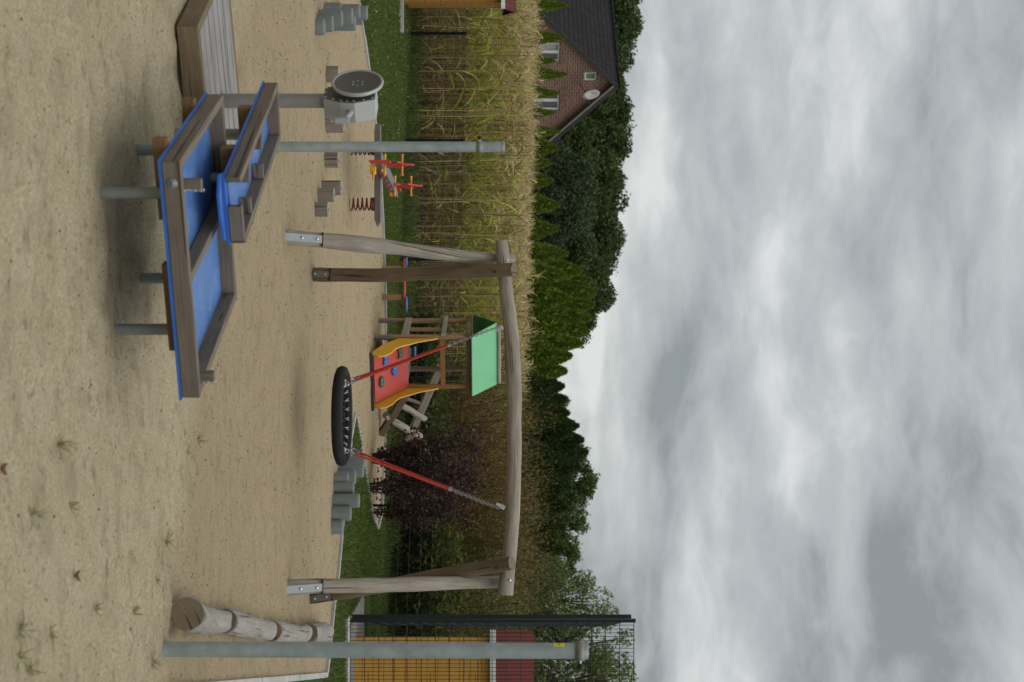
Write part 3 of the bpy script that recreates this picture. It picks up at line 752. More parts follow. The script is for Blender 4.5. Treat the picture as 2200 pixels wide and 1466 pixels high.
# ================================================================== LOG ROW
LOGS = [([(8.75, 1.68), (9.1, 1.775), (9.6, 1.895), (10.03, 1.975)], [.106, .094, .084, .076], 'nearest and thickest grey log with sandy cut end facing the camera'),
        ([(10.13, 1.995), (11.0, 2.21), (11.92, 2.424)], [.090, .086, .079], 'second log of the row, between the thickest log and two smaller ones'),
        ([(12.05, 2.46), (12.9, 2.65), (13.92, 2.855)], [.092, .088, .084], 'third log of the row with a dark crack along its top'),
        ([(14.05, 2.885), (14.7, 3.02), (15.4, 3.15)], [.104, .104, .098], 'farthest log of the row with rounded end before the lawn')]
for pts, rr, lb in LOGS:
    n = 12; path = []; rad = []
    for i in range(n + 1):
        t = i / n * (len(pts) - 1); k = min(int(t), len(pts) - 2); f = t - k
        x = pts[k][1] * (1 - f) + pts[k + 1][1] * f; y = pts[k][0] * (1 - f) + pts[k + 1][0] * f; r = rr[k] * (1 - f) + rr[k + 1] * f
        path.append(Vector((x, y, r * .86 + sandh(x, y) + .004 * mnoise.noise(Vector((x * 4, y * 4, 0)))))); rad.append(r)
    if 'farthest' in lb:
        e = path[-1] - path[-2]
        for a, q in ((.35, .8), (.6, .45)): path.append(path[n] + e.normalized() * rr[-1] * a * 1.4); rad.append(rr[-1] * q)
    loc = Vector((path[0].x, path[0].y, 0)); lg = thing('log', lb, 'log', loc, 'row of four lying logs')
    MB().tube(path, rad, 22, wob=.22).build('log_body', 'wood_pale_log', lg)
    s = MB(); d = (path[0] - path[1]).normalized(); c = path[0] + d * .002
    x = d.cross(Vector((0, 0, 1))).normalized(); y = x.cross(d)
    ringp = [c + (x * math.cos(k * .2856) + y * math.sin(k * .2856)) * rad[0] * .93 for k in range(22)]
    s.prism(ringp, d * .006); s.build('cut_face', 'wood_beam' if 'nearest' in lb else 'wood_brown_log', lg)

# ================================================================== SWING FRAME + NEST
def px_path(lst): return [P(*a) for a in lst]
def resample(pts, rad, n):
    out = []; ro = []
    for i in range(n + 1):
        t = i / n * (len(pts) - 1); k = min(int(t), len(pts) - 2); f = t - k
        p0 = pts[max(k - 1, 0)]; p1 = pts[k]; p2 = pts[k + 1]; p3 = pts[min(k + 2, len(pts) - 1)]
        out.append(.5 * ((2 * p1) + (p2 - p0) * f + (2 * p0 - 5 * p1 + 4 * p2 - p3) * f * f + (3 * p1 - p0 - 3 * p2 + p3) * f ** 3)); ro.append(rad[k] * (1 - f) + rad[k + 1] * f)
    return out, ro
def swing():
    t = thing('swing_frame', 'rustic swing frame of crooked grey robinia logs with steel shoes', 'swing frame', (.75, 14, 0))
    sc = 13.9 / F / 2
    bx = [(1077, 518), (1082, 575), (1088, 630), (1096, 690), (1101, 760), (1105, 850), (1105.5, 930), (1104, 1010), (1102, 1090), (1098, 1160), (1091, 1215), (1087, 1250), (1085.5, 1279)]
    bw = [27, 28, 30, 31, 35, 31, 31, 31, 30, 30, 31, 33, 33]
    n = len(bx); pts = [P(a, b, 14.08 - .2 * i / (n - 1)) for i, (a, b) in enumerate(bx)]; rad = [w * sc for w in bw]
    pp, rr = resample(pts, rad, 60); bm = MB().tube(pp, rr, 20, wob=.12).build('beam', 'wood_grey_log', t)
    MB().bolt(P(1089, 559, 13.98), (0, -1, .2), .012, .01).build('beam_bolt', 'bright_steel', bm); MB().bolt(P(1095, 1247, 13.83), (0, -1, .1), .016, .008).build('beam_bolt', 'bright_steel', bm)
    posts = [([(612, 509.5), (645, 512), (690, 516), (768, 524), (859, 534), (963, 547), (1054, 554.5), (1104, 556)], [31, 31, 30, 34, 29, 26, 22, 22], 13.2, 14.26, 'wood_grey_log'),
             ([(606, 1265), (645, 1262), (690, 1259), (764, 1259), (843, 1257), (923, 1253.5), (1015, 1252), (1084, 1250)], [33, 32, 30, 30, 31, 30, 28, 26], 13.1, 14.1, 'wood_grey_log'),
             ([(664, 589), (690, 590), (717, 591), (807, 591.5), (911, 588), (1015, 582), (1105, 580)], [30, 32, 32, 32, 32, 31, 30], 14.9, 13.86, 'wood_brown_log'),
             ([(660, 1287), (690, 1283), (720, 1277), (843, 1256), (923, 1242), (1002, 1227), (1100, 1210)], [24, 26, 28, 30, 31, 31, 30], 14.8, 13.68, 'wood_brown_log')]
    for k, (bx, bw, d0, d1, m) in enumerate(posts):
        n = len(bx); x0, x1 = bx[0][0], bx[-1][0]; pts = []
        for a, b in bx: D = d0 + (d1 - d0) * (a - x0) / (x1 - x0); pts.append(P(a, b, D))
        rad = [w * D / F / 2 for w in bw]; pp, rr = resample(pts, rad, 40)
        zb = sandh(pp[0].x, pp[0].y)
        po = MB().tube(pp, rr, 18, wob=.14).build('post', m, t)
        # steel shoe: flat bar let into the front of the log, two bolts
        a, b = pp[0], pp[11 if k < 2 else 13]; dl = (b - a).normalized(); fr = Vector((0, -1, 0)); fr = (fr - dl * fr.dot(dl)).normalized()
        r = rr[2]; w = .075 if k < 2 else .062
        sh = MB().beam(a + fr * (r + .001) + dl * -.03, b + fr * (r + .003), w, .012, up=fr).build('post_shoe', 'galvanised', po, bevel=.002)
        MB().beam(b + fr * (r - .008) , b + fr * (r - .006) + dl * .014, r * 1.9, .028, up=fr).build('shoe_notch', 'dark_hole', po)
        l = (b - a).length
        for f in (.42, .86): MB().bolt(a + dl * l * f + fr * (r + .009), fr, .014, .011).build('shoe_bolt', 'bright_steel', po)
        if k >= 2:
            c = P(1063 if k == 2 else 1067, 584.5 if k == 2 else 1217, d1 - .02); s = MB(); s.lathe(c + Vector((0, -rr[-2] * .98, 0)), (0, -1, 0), [(.017, 0), (.017, .004), (.012, .005), (0, .005)], 14); s.build('bolt_hole', 'dark_hole', po)
    # ---------------- nest
    C0 = P(735, 894, 14.0); Rm = .438; tr = .050
    q = thing('nest_swing', 'black rope nest swing seat hanging on red ropes and short chains', 'swing', (C0.x, C0.y, 0))
    rg = MB().torus(C0, Rm, tr, N_=120, n=18, wob=.03).build('seat_ring', 'rope_black', q)
    s = MB()  # rope wound round the ring
    turns = 150; pts = []
    for i in range(turns * 8):
        a = 2 * math.pi * i / (turns * 8); b = 2 * math.pi * i / 8
        c = Vector((math.cos(a), math.sin(a), 0)); pts.append(C0 + c * (Rm + math.cos(b) * (tr + .001)) + Vector((0, 0, math.sin(b) * (tr + .001))))
    s.tube(pts, .0065, 5, closed=True); s.build('rope_winding', 'rope_black', rg)
    s = MB()
    for k in range(-5, 6):
        o = k * .068; half = math.sqrt(max(0, (Rm - tr) ** 2 - o * o))
        for ax in (0, 1):
            pts = []
            for i in range(9):
                u = -half + 2 * half * i / 8; sag = -.05 * (1 - (u * u + o * o) / (Rm * Rm)) - .004 * ax
                pts.append(C0 + (Vector((u, o, sag)) if ax == 0 else Vector((o, u, sag))))
            s.tube(pts, .008, 6)
    s.build('net', 'rope_black', q)
    nn = 24
    for i in range(nn):
        a = 2 * math.pi * (i + .5) / nn; c = Vector((math.cos(a), math.sin(a), 0)); w = Vector((-c.y, c.x, 0)); p = C0 + c * (Rm - tr - .004)
        MB().tube([p + w * .013 + Vector((0, 0, .022)), p - c * .042 + Vector((0, 0, -.010)), p - w * .013 + Vector((0, 0, .022))], .0036, 5).build('net_tie', 'white_tie', q)
    hang = []
    bl = P(1074, 703, 14.0); br = P(1077, 1092, 13.92)
    for sx, bp in ((-1, bl), (1, br)):
        for sy in (-1, 1):
            a = math.atan2(sy * .42, sx * 1.0); at = C0 + Vector((math.cos(a) * Rm * .80, sy * .17, tr * .9))
            at = C0 + Vector((sx * (.312 if sy < 0 else .345), sy * .27, tr * .95))
            top = bp + Vector((0, sy * .035, -.02)); d = (top - at); mid = at + d * .70
            rope = MB(); m = 30; pts = []
            for i in range(m + 1):
                pts.append(at.lerp(mid, .04 + .96 * i / m))
            rope.tube(pts, .0108, 8); hr = rope.build('rope', 'rope_red', q)
            dn = d.normalized()
            MB().tube([at + dn * .07, at + dn * .11], .016, 10).build('ferrule', 'galvanised', hr); MB().tube([mid - dn * .05, mid - dn * .015], .016, 10).build('ferrule', 'galvanised', hr)
            s = MB(); s.torus(at + dn * .0, .020, .006, dn.cross(Vector((0, 0, 1))), 14, 6); s.torus(at + dn * .035, .018, .006, Vector((0, 1, 0)), 12, 6)
            s.box(at - Vector((0, 0, .0)), (.025, .02, .02)); s.build('shackle', 'bright_steel', hr)
            s = MB(); ln = (top - mid).length; nl = int(ln / .026)
            sidev = dn.cross(Vector((0, 1, 0))).normalized(); fv = dn.cross(sidev)
            for i in range(nl):
                c = mid + dn * (ln * (i + .5) / nl); w = sidev if i % 2 else fv
                lp = []
                for k in range(10):
                    an = 6.2832 * k / 10; lp.append(c + dn * math.cos(an) * .019 + w * math.sin(an) * .012)
                s.tube(lp, .0034, 5, closed=True)
            s.build('chain', 'chain_steel', q)
        s = MB(); dd = Vector((C0.x - bp.x, 0, -.9)).normalized(); o_ = dd.cross(Vector((0, 1, 0))).normalized()
        s.beam(bp + Vector((0, 0, .035)), bp + dd * .04, .040, .02, up=Vector((0, 1, 0))); s.beam(bp + dd * .035, bp + dd * .065, .022, .035, up=Vector((0, 1, 0))); s.bolt(bp + Vector((0, -.010, .01)), (0, -1, 0), .009, .008)
        s.build('hanger', 'bright_steel', q)
swing()

# ================================================================== CONCRETE PALISADES (two groups) and WOODEN STUMPS
def palisade(pxb, pyc, pxt, wpx, label, group, mat='concrete_grey', cat='stone post', name='stepping_post', hollow=False):
    D = CH * F / (1100 - pxb); c = Vector(((pyc - 733) * D / F, D, 0)); r = wpx * D / F / 2; ztop = CH - (1100 - pxt) * D / F - .02; z0 = sandh(c.x, c.y) - .08
    if mat == 'concrete_grey':
        s = MB(); s.lathe(c, (0, 0, 1), [(r, z0), (r, ztop - .02), (r * .96, ztop - .008), (r * .87, ztop), (0, ztop + .001)], 28)
        o = s.build(name, mat, loc=c); tag(o, label, cat, group)
    else:
        t = thing(name, label, cat, c, group); s = MB(); n = 8
        s.tube([c + Vector((0, 0, z0 + (ztop - z0) * i / n)) for i in range(n + 1)], [r] * (n + 1), 20, wob=.08).build('stump_body', mat, t)
        s = MB(); s.prism([c + Vector((math.cos(k * .3142) * r * .9, math.sin(k * .3142) * r * .9, ztop + .001)) for k in range(20)], (0, 0, .004)); s.build('top_face', 'wood_deck', t)
        s = MB(); s.prism([c + Vector((math.cos(k * .9) * r * .25 + r * .1, math.sin(k * .9) * r * .18, ztop + .0052)) for k in range(6)], (0, 0, .003)); s.build('heart_hole', 'dark_hole', t)
gR = 'grey concrete posts in a curve beside the nest swing'
for pxb, pyc, pxt, w, lb in ((716, 1132, 741, 32, 'short grey concrete post, the one at the swing post end of its row'), (717, 1103, 758, 32, 'grey concrete post second from the swing post end of its row'),
        (719, 1076, 776, 31, 'tall grey concrete post, the tallest between two lower ones beside the swing seat'), (721, 1048, 764, 27, 'grey concrete post between the tall one and the lowest one'),
        (722, 1028, 752, 24, 'lowest grey concrete post, stands before taller ones'), (728, 1026, 768, 30, 'grey concrete post directly behind the lowest one'),
        (732, 1012, 785, 30, 'very tall grey concrete post near the swing ring edge'), (738, 993, 788, 28, 'tallest grey concrete post, partly behind the swing ring'), (738, 975, 760, 26, 'low grey concrete post hidden mostly behind the black swing ring')):
    palisade(pxb, pyc, pxt, w, lb, gR)
gL = 'grey concrete posts clustered at the far corner of the pit'
for pxb, pyc, pxt, w, lb in ((680, 58, 702, 36, 'lowest concrete post, nearest of the cluster by the clover lawn'), (686, 51, 720, 36, 'second lowest concrete post of the clover lawn cluster, beside the lowest'),
        (690, 39, 740, 36, 'middle height concrete post in the clover lawn cluster, behind the two lowest'), (700, 35, 762, 36, 'tall concrete post in the middle of the clover lawn cluster'), (707, 50, 768, 33, 'tall concrete post on the stump side of the clover lawn cluster'),
        (717, 25, 777, 31, 'concrete post in the rear of the clover lawn cluster, second highest'), (725, 28, 793, 30, 'highest concrete post of the clover lawn cluster, at the rear'), (738, 42, 783, 24, 'thin looking rear concrete post between two tall ones'),
        (700, 20, 738, 28, 'low concrete post on the outer side of the clover lawn cluster')):
    palisade(pxb, pyc, pxt, w, lb, gL)
gS = 'wooden stepping stumps across the sand'
for pxb, pyc, pxt, w, lb in ((709, 160, 731, 36, 'wooden stump behind the disc of the wheel stand'), (708, 267, 741, 35, 'wooden stump below the crank handle'), (702, 344, 730, 33, 'wooden stump beside the farther steel post, near the spring seesaw'),
        (694, 404, 736, 32, 'tall wooden stump behind two others'), (685, 419, 721, 31, 'middle wooden stump overlapping the tall one'), (677, 450, 708, 31, 'nearest wooden stump with dark hole on top')):
    palisade(pxb, pyc, pxt, w, lb, gS, 'wood_stump', 'stump', 'tree_stump')

# ================================================================== SPRING SEESAW
def seesaw():
    D = 18.75; z = .335; xa, xb = (268 - 733) * D / F, (488 - 733) * D / F
    t = thing('spring_seesaw', 'four seat spring seesaw with red seats and orange handles on dark red coils', 'seesaw', (-2.2, D, 0))
    s = MB(); s.prism([Vector((xa, D - .06, z + .035)), Vector((xa + .0, D - .06, z - .03)), Vector((xa + .08, D - .06, z - .045)), Vector((xb - .10, D - .06, z - .045)), Vector((xb, D - .06, z - .01)), Vector((xb - .06, D - .06, z + .04))], (0, .12, 0)); s.build('long_bar', 'seesaw_bar', t, bevel=.005)
    n0 = Vector((-2.30, D - .95, z)); n1 = Vector((-2.08, D + 1.15, z + .04)); d = (n1 - n0).normalized(); sd = Vector((d.y, -d.x, 0))
    MB().beam(n0 + Vector((0, 0, .085)), n1 + Vector((0, 0, .085)), .16, .09).build('cross_bar', 'seesaw_bar', t, bevel=.005)
    for f in (.2, .32, .45, .57, .70, .83): MB().lathe(n0.lerp(n1, f) + sd * .08 + Vector((0, 0, .085)), sd, [(.022, 0), (.022, .012), (.012, .02), (0, .02)], 10).build('bolt_cap', 'red_plastic', t)
    for py in (320, 439):
        x = (py - 733) * D / F; pts = []; turns = 6.5; m = int(turns * 14)
        for i in range(m + 1):
            f = i / m; a = turns * 6.2832 * f; ff = f * 1.25 if f < .7 else .875 + (f - .7) * .4; ff = min(ff, 1)
            pts.append(Vector((x + .078 * math.cos(a), D + .078 * math.sin(a), -.02 + (z - .03) * ff)))
        MB().tube(pts, .0115, 7).build('spring', 'dark_red_spring', t)
    for c in (P(822, 353, D - .55), P(840, 404, D + .85)):
        MB().box(c, (.21, .24, .028)).build('seat', 'orange_plastic', t, bevel=.01)
    # upright figure panels with hand and foot bars
    def panel(c, dirv, hgt, wid):
        dv = Vector(dirv).normalized(); up = Vector((0, 0, 1)); nn = dv.cross(up)
        prof = [(-.13, 0), (-.15, .06), (-.08, .10), (-.12, .16), (-.17, .20), (-.13, .27), (-.06, .26), (-.03, .34), (.0, 1.0 * hgt), (.04, .34), (.09, .27), (.13, .22), (.10, .12), (.14, .05), (.12, 0)]
        p_ = MB().prism([c + dv * a * wid + up * b - nn * .011 for a, b in prof], nn * .022).build('figure_panel', 'red_plastic', t, bevel=.004)
        MB().tube([c + up * .25 - nn * .13, c + up * .25 + nn * .13], .014, 10).lathe(c + up * .25 - nn * .13, nn, [(0, -.01), (.02, -.008), (.02, .006), (.014, .01)], 10).lathe(c + up * .25 + nn * .13, -nn, [(0, -.01), (.02, -.008), (.02, .006), (.014, .01)], 10).build('handle', 'orange_plastic', p_)
        MB().tube([c + up * .03 - nn * .14, c + up * .03 + nn * .14], .016, 10).build('foot_bar', 'yellow_plastic', p_)
    panel(n0 + d * .42 + Vector((0, 0, .10)), d, .41, 1); panel(n1 - d * .42 + Vector((0, 0, .10)), -d, .41, 1)
    MB().prism([P(838, 403, D + 1.0), P(850, 403, D + 1.0), P(860, 405, D + 1.0), P(860, 409, D + 1.0), P(838, 411, D + 1.0)], (0, .2, 0)).build('foot_panel', 'red_plastic', t, bevel=.005)
    MB().box(P(802, 365, D - .75), (.12, .10, .07)).build('foot_rest', 'yellow_plastic', t, bevel=.01)
    MB().tube([P(802, 370, D - .82), P(802, 387, D - .82)], .014, 10).build('foot_peg', 'orange_plastic', t)
    MB().prism([P(791, 345, D - 1.12), P(796, 344, D - 1.12), P(830, 344, D - 1.12), P(839, 345, D - 1.12), P(839, 350, D - 1.12), P(796, 351, D - 1.12)], (0, .10, 0)).build('foot_panel', 'red_plastic', t, bevel=.006)
seesaw()

# ================================================================== PLAY TABLE WITH SEATS (behind the swing)
def bench():
    D = 23.3; z = CH - (1100 - 868) * D / F
    t = thing('balance_board', 'long red board with blue pads on two orange wooden posts', 'play bench', ((610 - 733) * D / F, D, 0))
    for py, w in ((576, 8), (639, 13)):
        x = (py - 733) * D / F; MB().box((x, D, z / 2 - .05), (w * D / F, .09, z + .05)).build('post', 'wood_honey', t, bevel=.006)
    x0, x1 = (556 - 733) * D / F, (662 - 733) * D / F
    MB().box(((x0 + x1) / 2, D, z + .008), (x1 - x0, .16, .03)).build('board', 'red_plastic', t, bevel=.008)
    for py0, py1 in ((553, 573), (637, 670)):
        a, b = (py0 - 733) * D / F, (py1 - 733) * D / F; c = (a + b) / 2
        MB().lathe((c, D, z + .025), (0, 0, 1), [(0, 0), ((b - a) / 2, 0), ((b - a) / 2 + .004, .012), ((b - a) / 2, .028), (0, .03)], 24).build('pad', 'hold_blue', t)
    D = 25.0; z = CH - (1100 - 889) * D / F; x = (755 - 733) * D / F
    u = thing('small_post_seat', 'small blue seat on a short orange wooden post behind the climbing tower', 'seat', (x, D, 0))
    MB().box((x, D, z / 2 - .05), (.11, .1, z + .05)).build('post', 'wood_honey', u, bevel=.006); MB().box((x, D, z + .02), (.17, .2, .03)).build('seat', 'hold_blue', u, bevel=.008)
bench()

# ================================================================== CLIMBING TOWER
def tower():
    u = Vector((.95, .312, 0)).normalized(); v = Vector((-.312, .95, 0)).normalized(); up = Vector((0, 0, 1)); O = Vector((-.064, 21.82, 0))
    t = thing('climbing_tower', 'small log climbing tower with green roof, red climbing ramp and yellow sides', 'climbing tower', O)
    Lw, Wd = .81, .82
    def q(a, b, z): return O + u * a + v * b + up * z
    def log(p0, p1, r0, r1, m, name='log', wob=.12, bend=.015):
        n = 10; pts = []; s_ = random.random() * 9
        for i in range(n + 1):
            f = i / n; pts.append(p0.lerp(p1, f) + u * bend * mnoise.noise(Vector((f * 2.5, s_, 0))) + v * bend * mnoise.noise(Vector((f * 2.5, s_, 5))))
        return MB().tube(pts, [r0 + (r1 - r0) * i / n for i in range(n + 1)], 12, wob=wob).build(name, m, t)
    for a, b, z1, m in ((0, 0, 1.42, 'wood_honey'), (0, Wd, 1.44, 'wood_honey'), (Lw, 0, 1.42, 'wood_orange'), (Lw, Wd, 1.42, 'wood_brown_log')):
        po = log(q(a, b, -.1), q(a, b, z1), .043, .038, m, 'post')
        if a == 0:
            MB().beam(q(a, b - .043, -.02), q(a, b - .043, .27), .045, .01, up=v).build('post_shoe', 'galvanised', po)
    # floor, rails, eave beams
    MB().box(q(Lw / 2, Wd / 2, .44), (Lw, Wd, .06), (u, v, up)).build('floor', 'wood_brown_log', t, bevel=.005)
    MB().beam(q(-.02, -.02, .455), q(-.02, Wd + .04, .455), .05, .10).build('floor_beam', 'wood_grey_log', t, bevel=.004)
    MB().beam(q(.03, -.012, 1.03), q(Lw - .02, -.012, 1.03), .05, .075).build('front_rail', 'wood_orange', t, bevel=.004)
    MB().beam(q(-.055, -.07, 1.05), q(-.055, Wd + .06, 1.05), .04, .07).build('side_rail', 'wood_grey_log', t, bevel=.004)
    MB().beam(q(-.01, Wd * .42, .50), q(-.01, Wd * .42, 1.02), .12, .03, up=u).build('side_plank', 'wood_honey', t, bevel=.004)
    for b in (-.01, Wd + .01):
        MB().beam(q(-.1, b, 1.425), q(Lw + .05, b, 1.425), .05, .075).build('eave_beam', 'wood_brown_log', t, bevel=.004)
    MB().beam(q(-.03, 0, 1.43), q(-.03, Wd, 1.43), .05, .08).build('gable_beam', 'wood_brown_log', t, bevel=.004)
    # roof: front and back slopes and the ridge pole
    zr, ze = 1.845, 1.475; ov = .14
    fr = [q(-.06, -ov, ze), q(Lw + .11, -ov, ze), q(Lw + .11, Wd / 2, zr), q(-.10, Wd / 2, zr)]
    nf = (fr[1] - fr[0]).cross(fr[2] - fr[1]).normalized()
    MB().prism(fr, nf * .018).build('roof_panel', 'green_roof', t, bevel=.004)
    bk = [q(-.06, Wd + ov, ze), q(Lw + .11, Wd + ov, ze), q(Lw + .11, Wd / 2 + .012, zr), q(-.10, Wd / 2 + .012, zr)]
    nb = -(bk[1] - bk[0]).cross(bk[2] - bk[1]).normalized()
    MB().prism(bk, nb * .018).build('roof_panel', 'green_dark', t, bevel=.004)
    log(q(-.05, Wd / 2 + .01, zr + .045), q(Lw + .09, Wd / 2 + .01, zr + .045), .033, .036, 'wood_grey_log', 'ridge_pole')
    # ramp
    rb = [(.055, -.76), (.75, -.76)]; z0, z1 = .035, .485
    pts = [q(.05, -.77, z0), q(.80, -.77, z0), q(.80, -.03, z1), q(.05, -.03, z1)]
    nr = (pts[1] - pts[0]).cross(pts[2] - pts[1]).normalized()
    rp = MB().prism(pts, nr * .018).build('ramp', 'red_panel', t, bevel=.003)
    def on(a, f, h=.0195): return q(a, -.77 + .74 * f, z0 + (z1 - z0) * f) + nr * h
    fwd = (pts[3] - pts[0]).normalized()
    shapes = {'tri': [(-.06, -.045), (-.01, -.02), (.075, -.035), (.085, .02), (.02, .05), (-.05, .035)], 'drop': [(-.06, -.03), (.0, -.045), (.06, -.02), (.085, .03), (.04, .045), (-.03, .045), (-.065, .02)],
              'bone': [(-.085, -.03), (-.03, -.035), (.03, -.02), (.08, -.04), (.09, .02), (.04, .045), (-.02, .025), (-.08, .04)], 'oval': [(-.075, -.015), (-.04, -.035), (.04, -.035), (.075, -.015), (.075, .02), (.04, .035), (-.04, .035), (-.075, .02)]}
    for a, f, sh, m in ((.17, .30, 'tri', 'hold_blue'), (.17, .74, 'bone', 'hold_green'), (.42, .56, 'drop', 'hold_blue'), (.50, .18, 'oval', 'hold_green')):
        c = on(a, f); s = MB(); pl = [c + u * x * 1.12 + fwd * y * 1.5 for x, y in shapes[sh]]
        ho = s.prism(pl, nr * .03).build('climbing_hold', m, rp, bevel=.008)
        MB().bolt(c + nr * .031 + u * .035, nr, .008, .004).build('hold_bolt', 'bright_steel', rp); MB().bolt(c + nr * .031 - u * .035, nr, .008, .004).build('hold_bolt', 'bright_steel', rp)
    prof = [(.74, .0), (.84, .04), (.90, .13), (.86, .23), (.72, .31), (.58, .345), (.46, .40), (.38, .48), (.30, .58), (.22, .66), (.15, .78), (.09, .90), (.03, .97), (-.01, .97), (-.01, .40), (.35, .14)]
    for a, off in ((.028, -.018), (.822, .018)):
        MB().prism([q(a, -f, z) for f, z in prof], u * off).build('side_panel', 'yellow_panel', t, bevel=.003)
    MB().beam(q(-.02, -.85, .0), q(.88, -.85, .0), .07, .07).build('ground_sill', 'rubber_mat', t)
    MB().beam(q(0, -.04, .06), q(Lw, -.04, .06), .05, .10).build('base_beam', 'wood_brown_log', t)
    # leaning log ladder on the right
    MB().beam(P(946, 788, 22.9), P(876, 946, 23.65), .135, .12).build('stringer', 'wood_grey_log', t, bevel=.012)
    MB().beam(P(880, 835, 22.15), P(819, 932, 22.75), .115, .11).build('stringer', 'wood_brown_log', t, bevel=.012)
    log(P(829, 893, 22.45), P(902, 940, 23.5), .058, .060, 'wood_grey_log', 'rung', bend=.03)
    log(P(854, 864, 22.3), P(912, 901, 23.45), .050, .052, 'wood_grey_log', 'rung', bend=.02)
    log(P(858, 850, 22.4), P(905, 868, 23.3), .03, .03, 'wood_brown_log', 'rung', bend=.01)
    s = MB(); s.bolt(P(831, 896, 22.38), (0, -1, .2), .016, .012); s.build('rung_bolt', 'bright_steel', t)
tower()

# ================================================================== FENCES
def mesh_fence(a, b, h, dx, dz, posts, label, group=None, z0=.03, posth=None, wire=.0035):
    a = Vector(a); b = Vector(b); d = b - a; l = d.length; d.normalize(); n = Vector((d.y, -d.x, 0))
    t = thing('mesh_fence', label, 'fence', a, group)
    npan = len(posts) - 1
    for k in range(npan):
        f0, f1 = posts[k], posts[k + 1]; s = MB(); p0 = a + d * f0; p1 = a + d * f1; m = max(2, int((f1 - f0) / dx)); nz = max(1, round(h / dz))
        for i in range(m + 1):
            c = p0.lerp(p1, i / m); s.tube([c + Vector((0, 0, z0)), c + Vector((0, 0, h))], wire * .75, 4, cap=False)
        for j in range(nz + 1):
            z = z0 + (h - z0) * j / nz
            for o in (-1, 1): s.tube([p0 + n * o * wire * 1.7 + Vector((0, 0, z)), p1 + n * o * wire * 1.7 + Vector((0, 0, z))], wire, 4, cap=False)
        s.build('mesh_panel', 'fence_green', t)
    for f in posts:
        c = a + d * f - n * .035; MB().box(c + Vector((0, 0, (posth or h) / 2 + .01)), (.04, .06, (posth or h) + .03), (d, n, Vector((0, 0, 1)))).build('fence_post', 'fence_green', t)
    return t
A0 = Vector((-8.8, 30.6, 0)); A1 = Vector((5.3, 22.4, 0)); dl = (A1 - A0).length; dv = (A1 - A0).normalized()
pf = []
for py in (70, 555, 811, 1077):
    # where the line of sight at this position meets the fence line
    k = (py - 733) / F; s_ = (k * A0.y - A0.x) / (dv.x - k * dv.y); pf.append(s_)
posts = [pf[0] - (pf[1] - pf[0]) / 2, pf[0], (pf[0] + pf[1]) / 2, pf[1], pf[2], pf[3], pf[3] + (pf[3] - pf[2]), dl]
posts = [p for p in posts if p >= 0 and p <= dl]
mesh_fence(A0, A1, 1.15, .05, .2, posts, 'long low dark green wire mesh fence before the maize field', wire=.0042)

# tall ball fence on the right
fa = Vector(((1335 - 733) * 18.2 / F, 18.2, 0))
mesh_fence(fa, fa + Vector((3.0, .12, 0)), 3.66, .05, .185, [0, 2.5], 'tall green wire mesh fence in front of the wooden shed', 'tall ball fence panels', wire=.0045)
mesh_fence(fa + Vector((.0, .12, 0)), Vector((5.22, 25.9, 0)), 3.66, .05, .2, [.12, 2.3, 4.6, 6.6], 'tall green mesh fence running away behind the shed corner, seen edge-on', 'tall ball fence panels', wire=.004, posth=3.62)

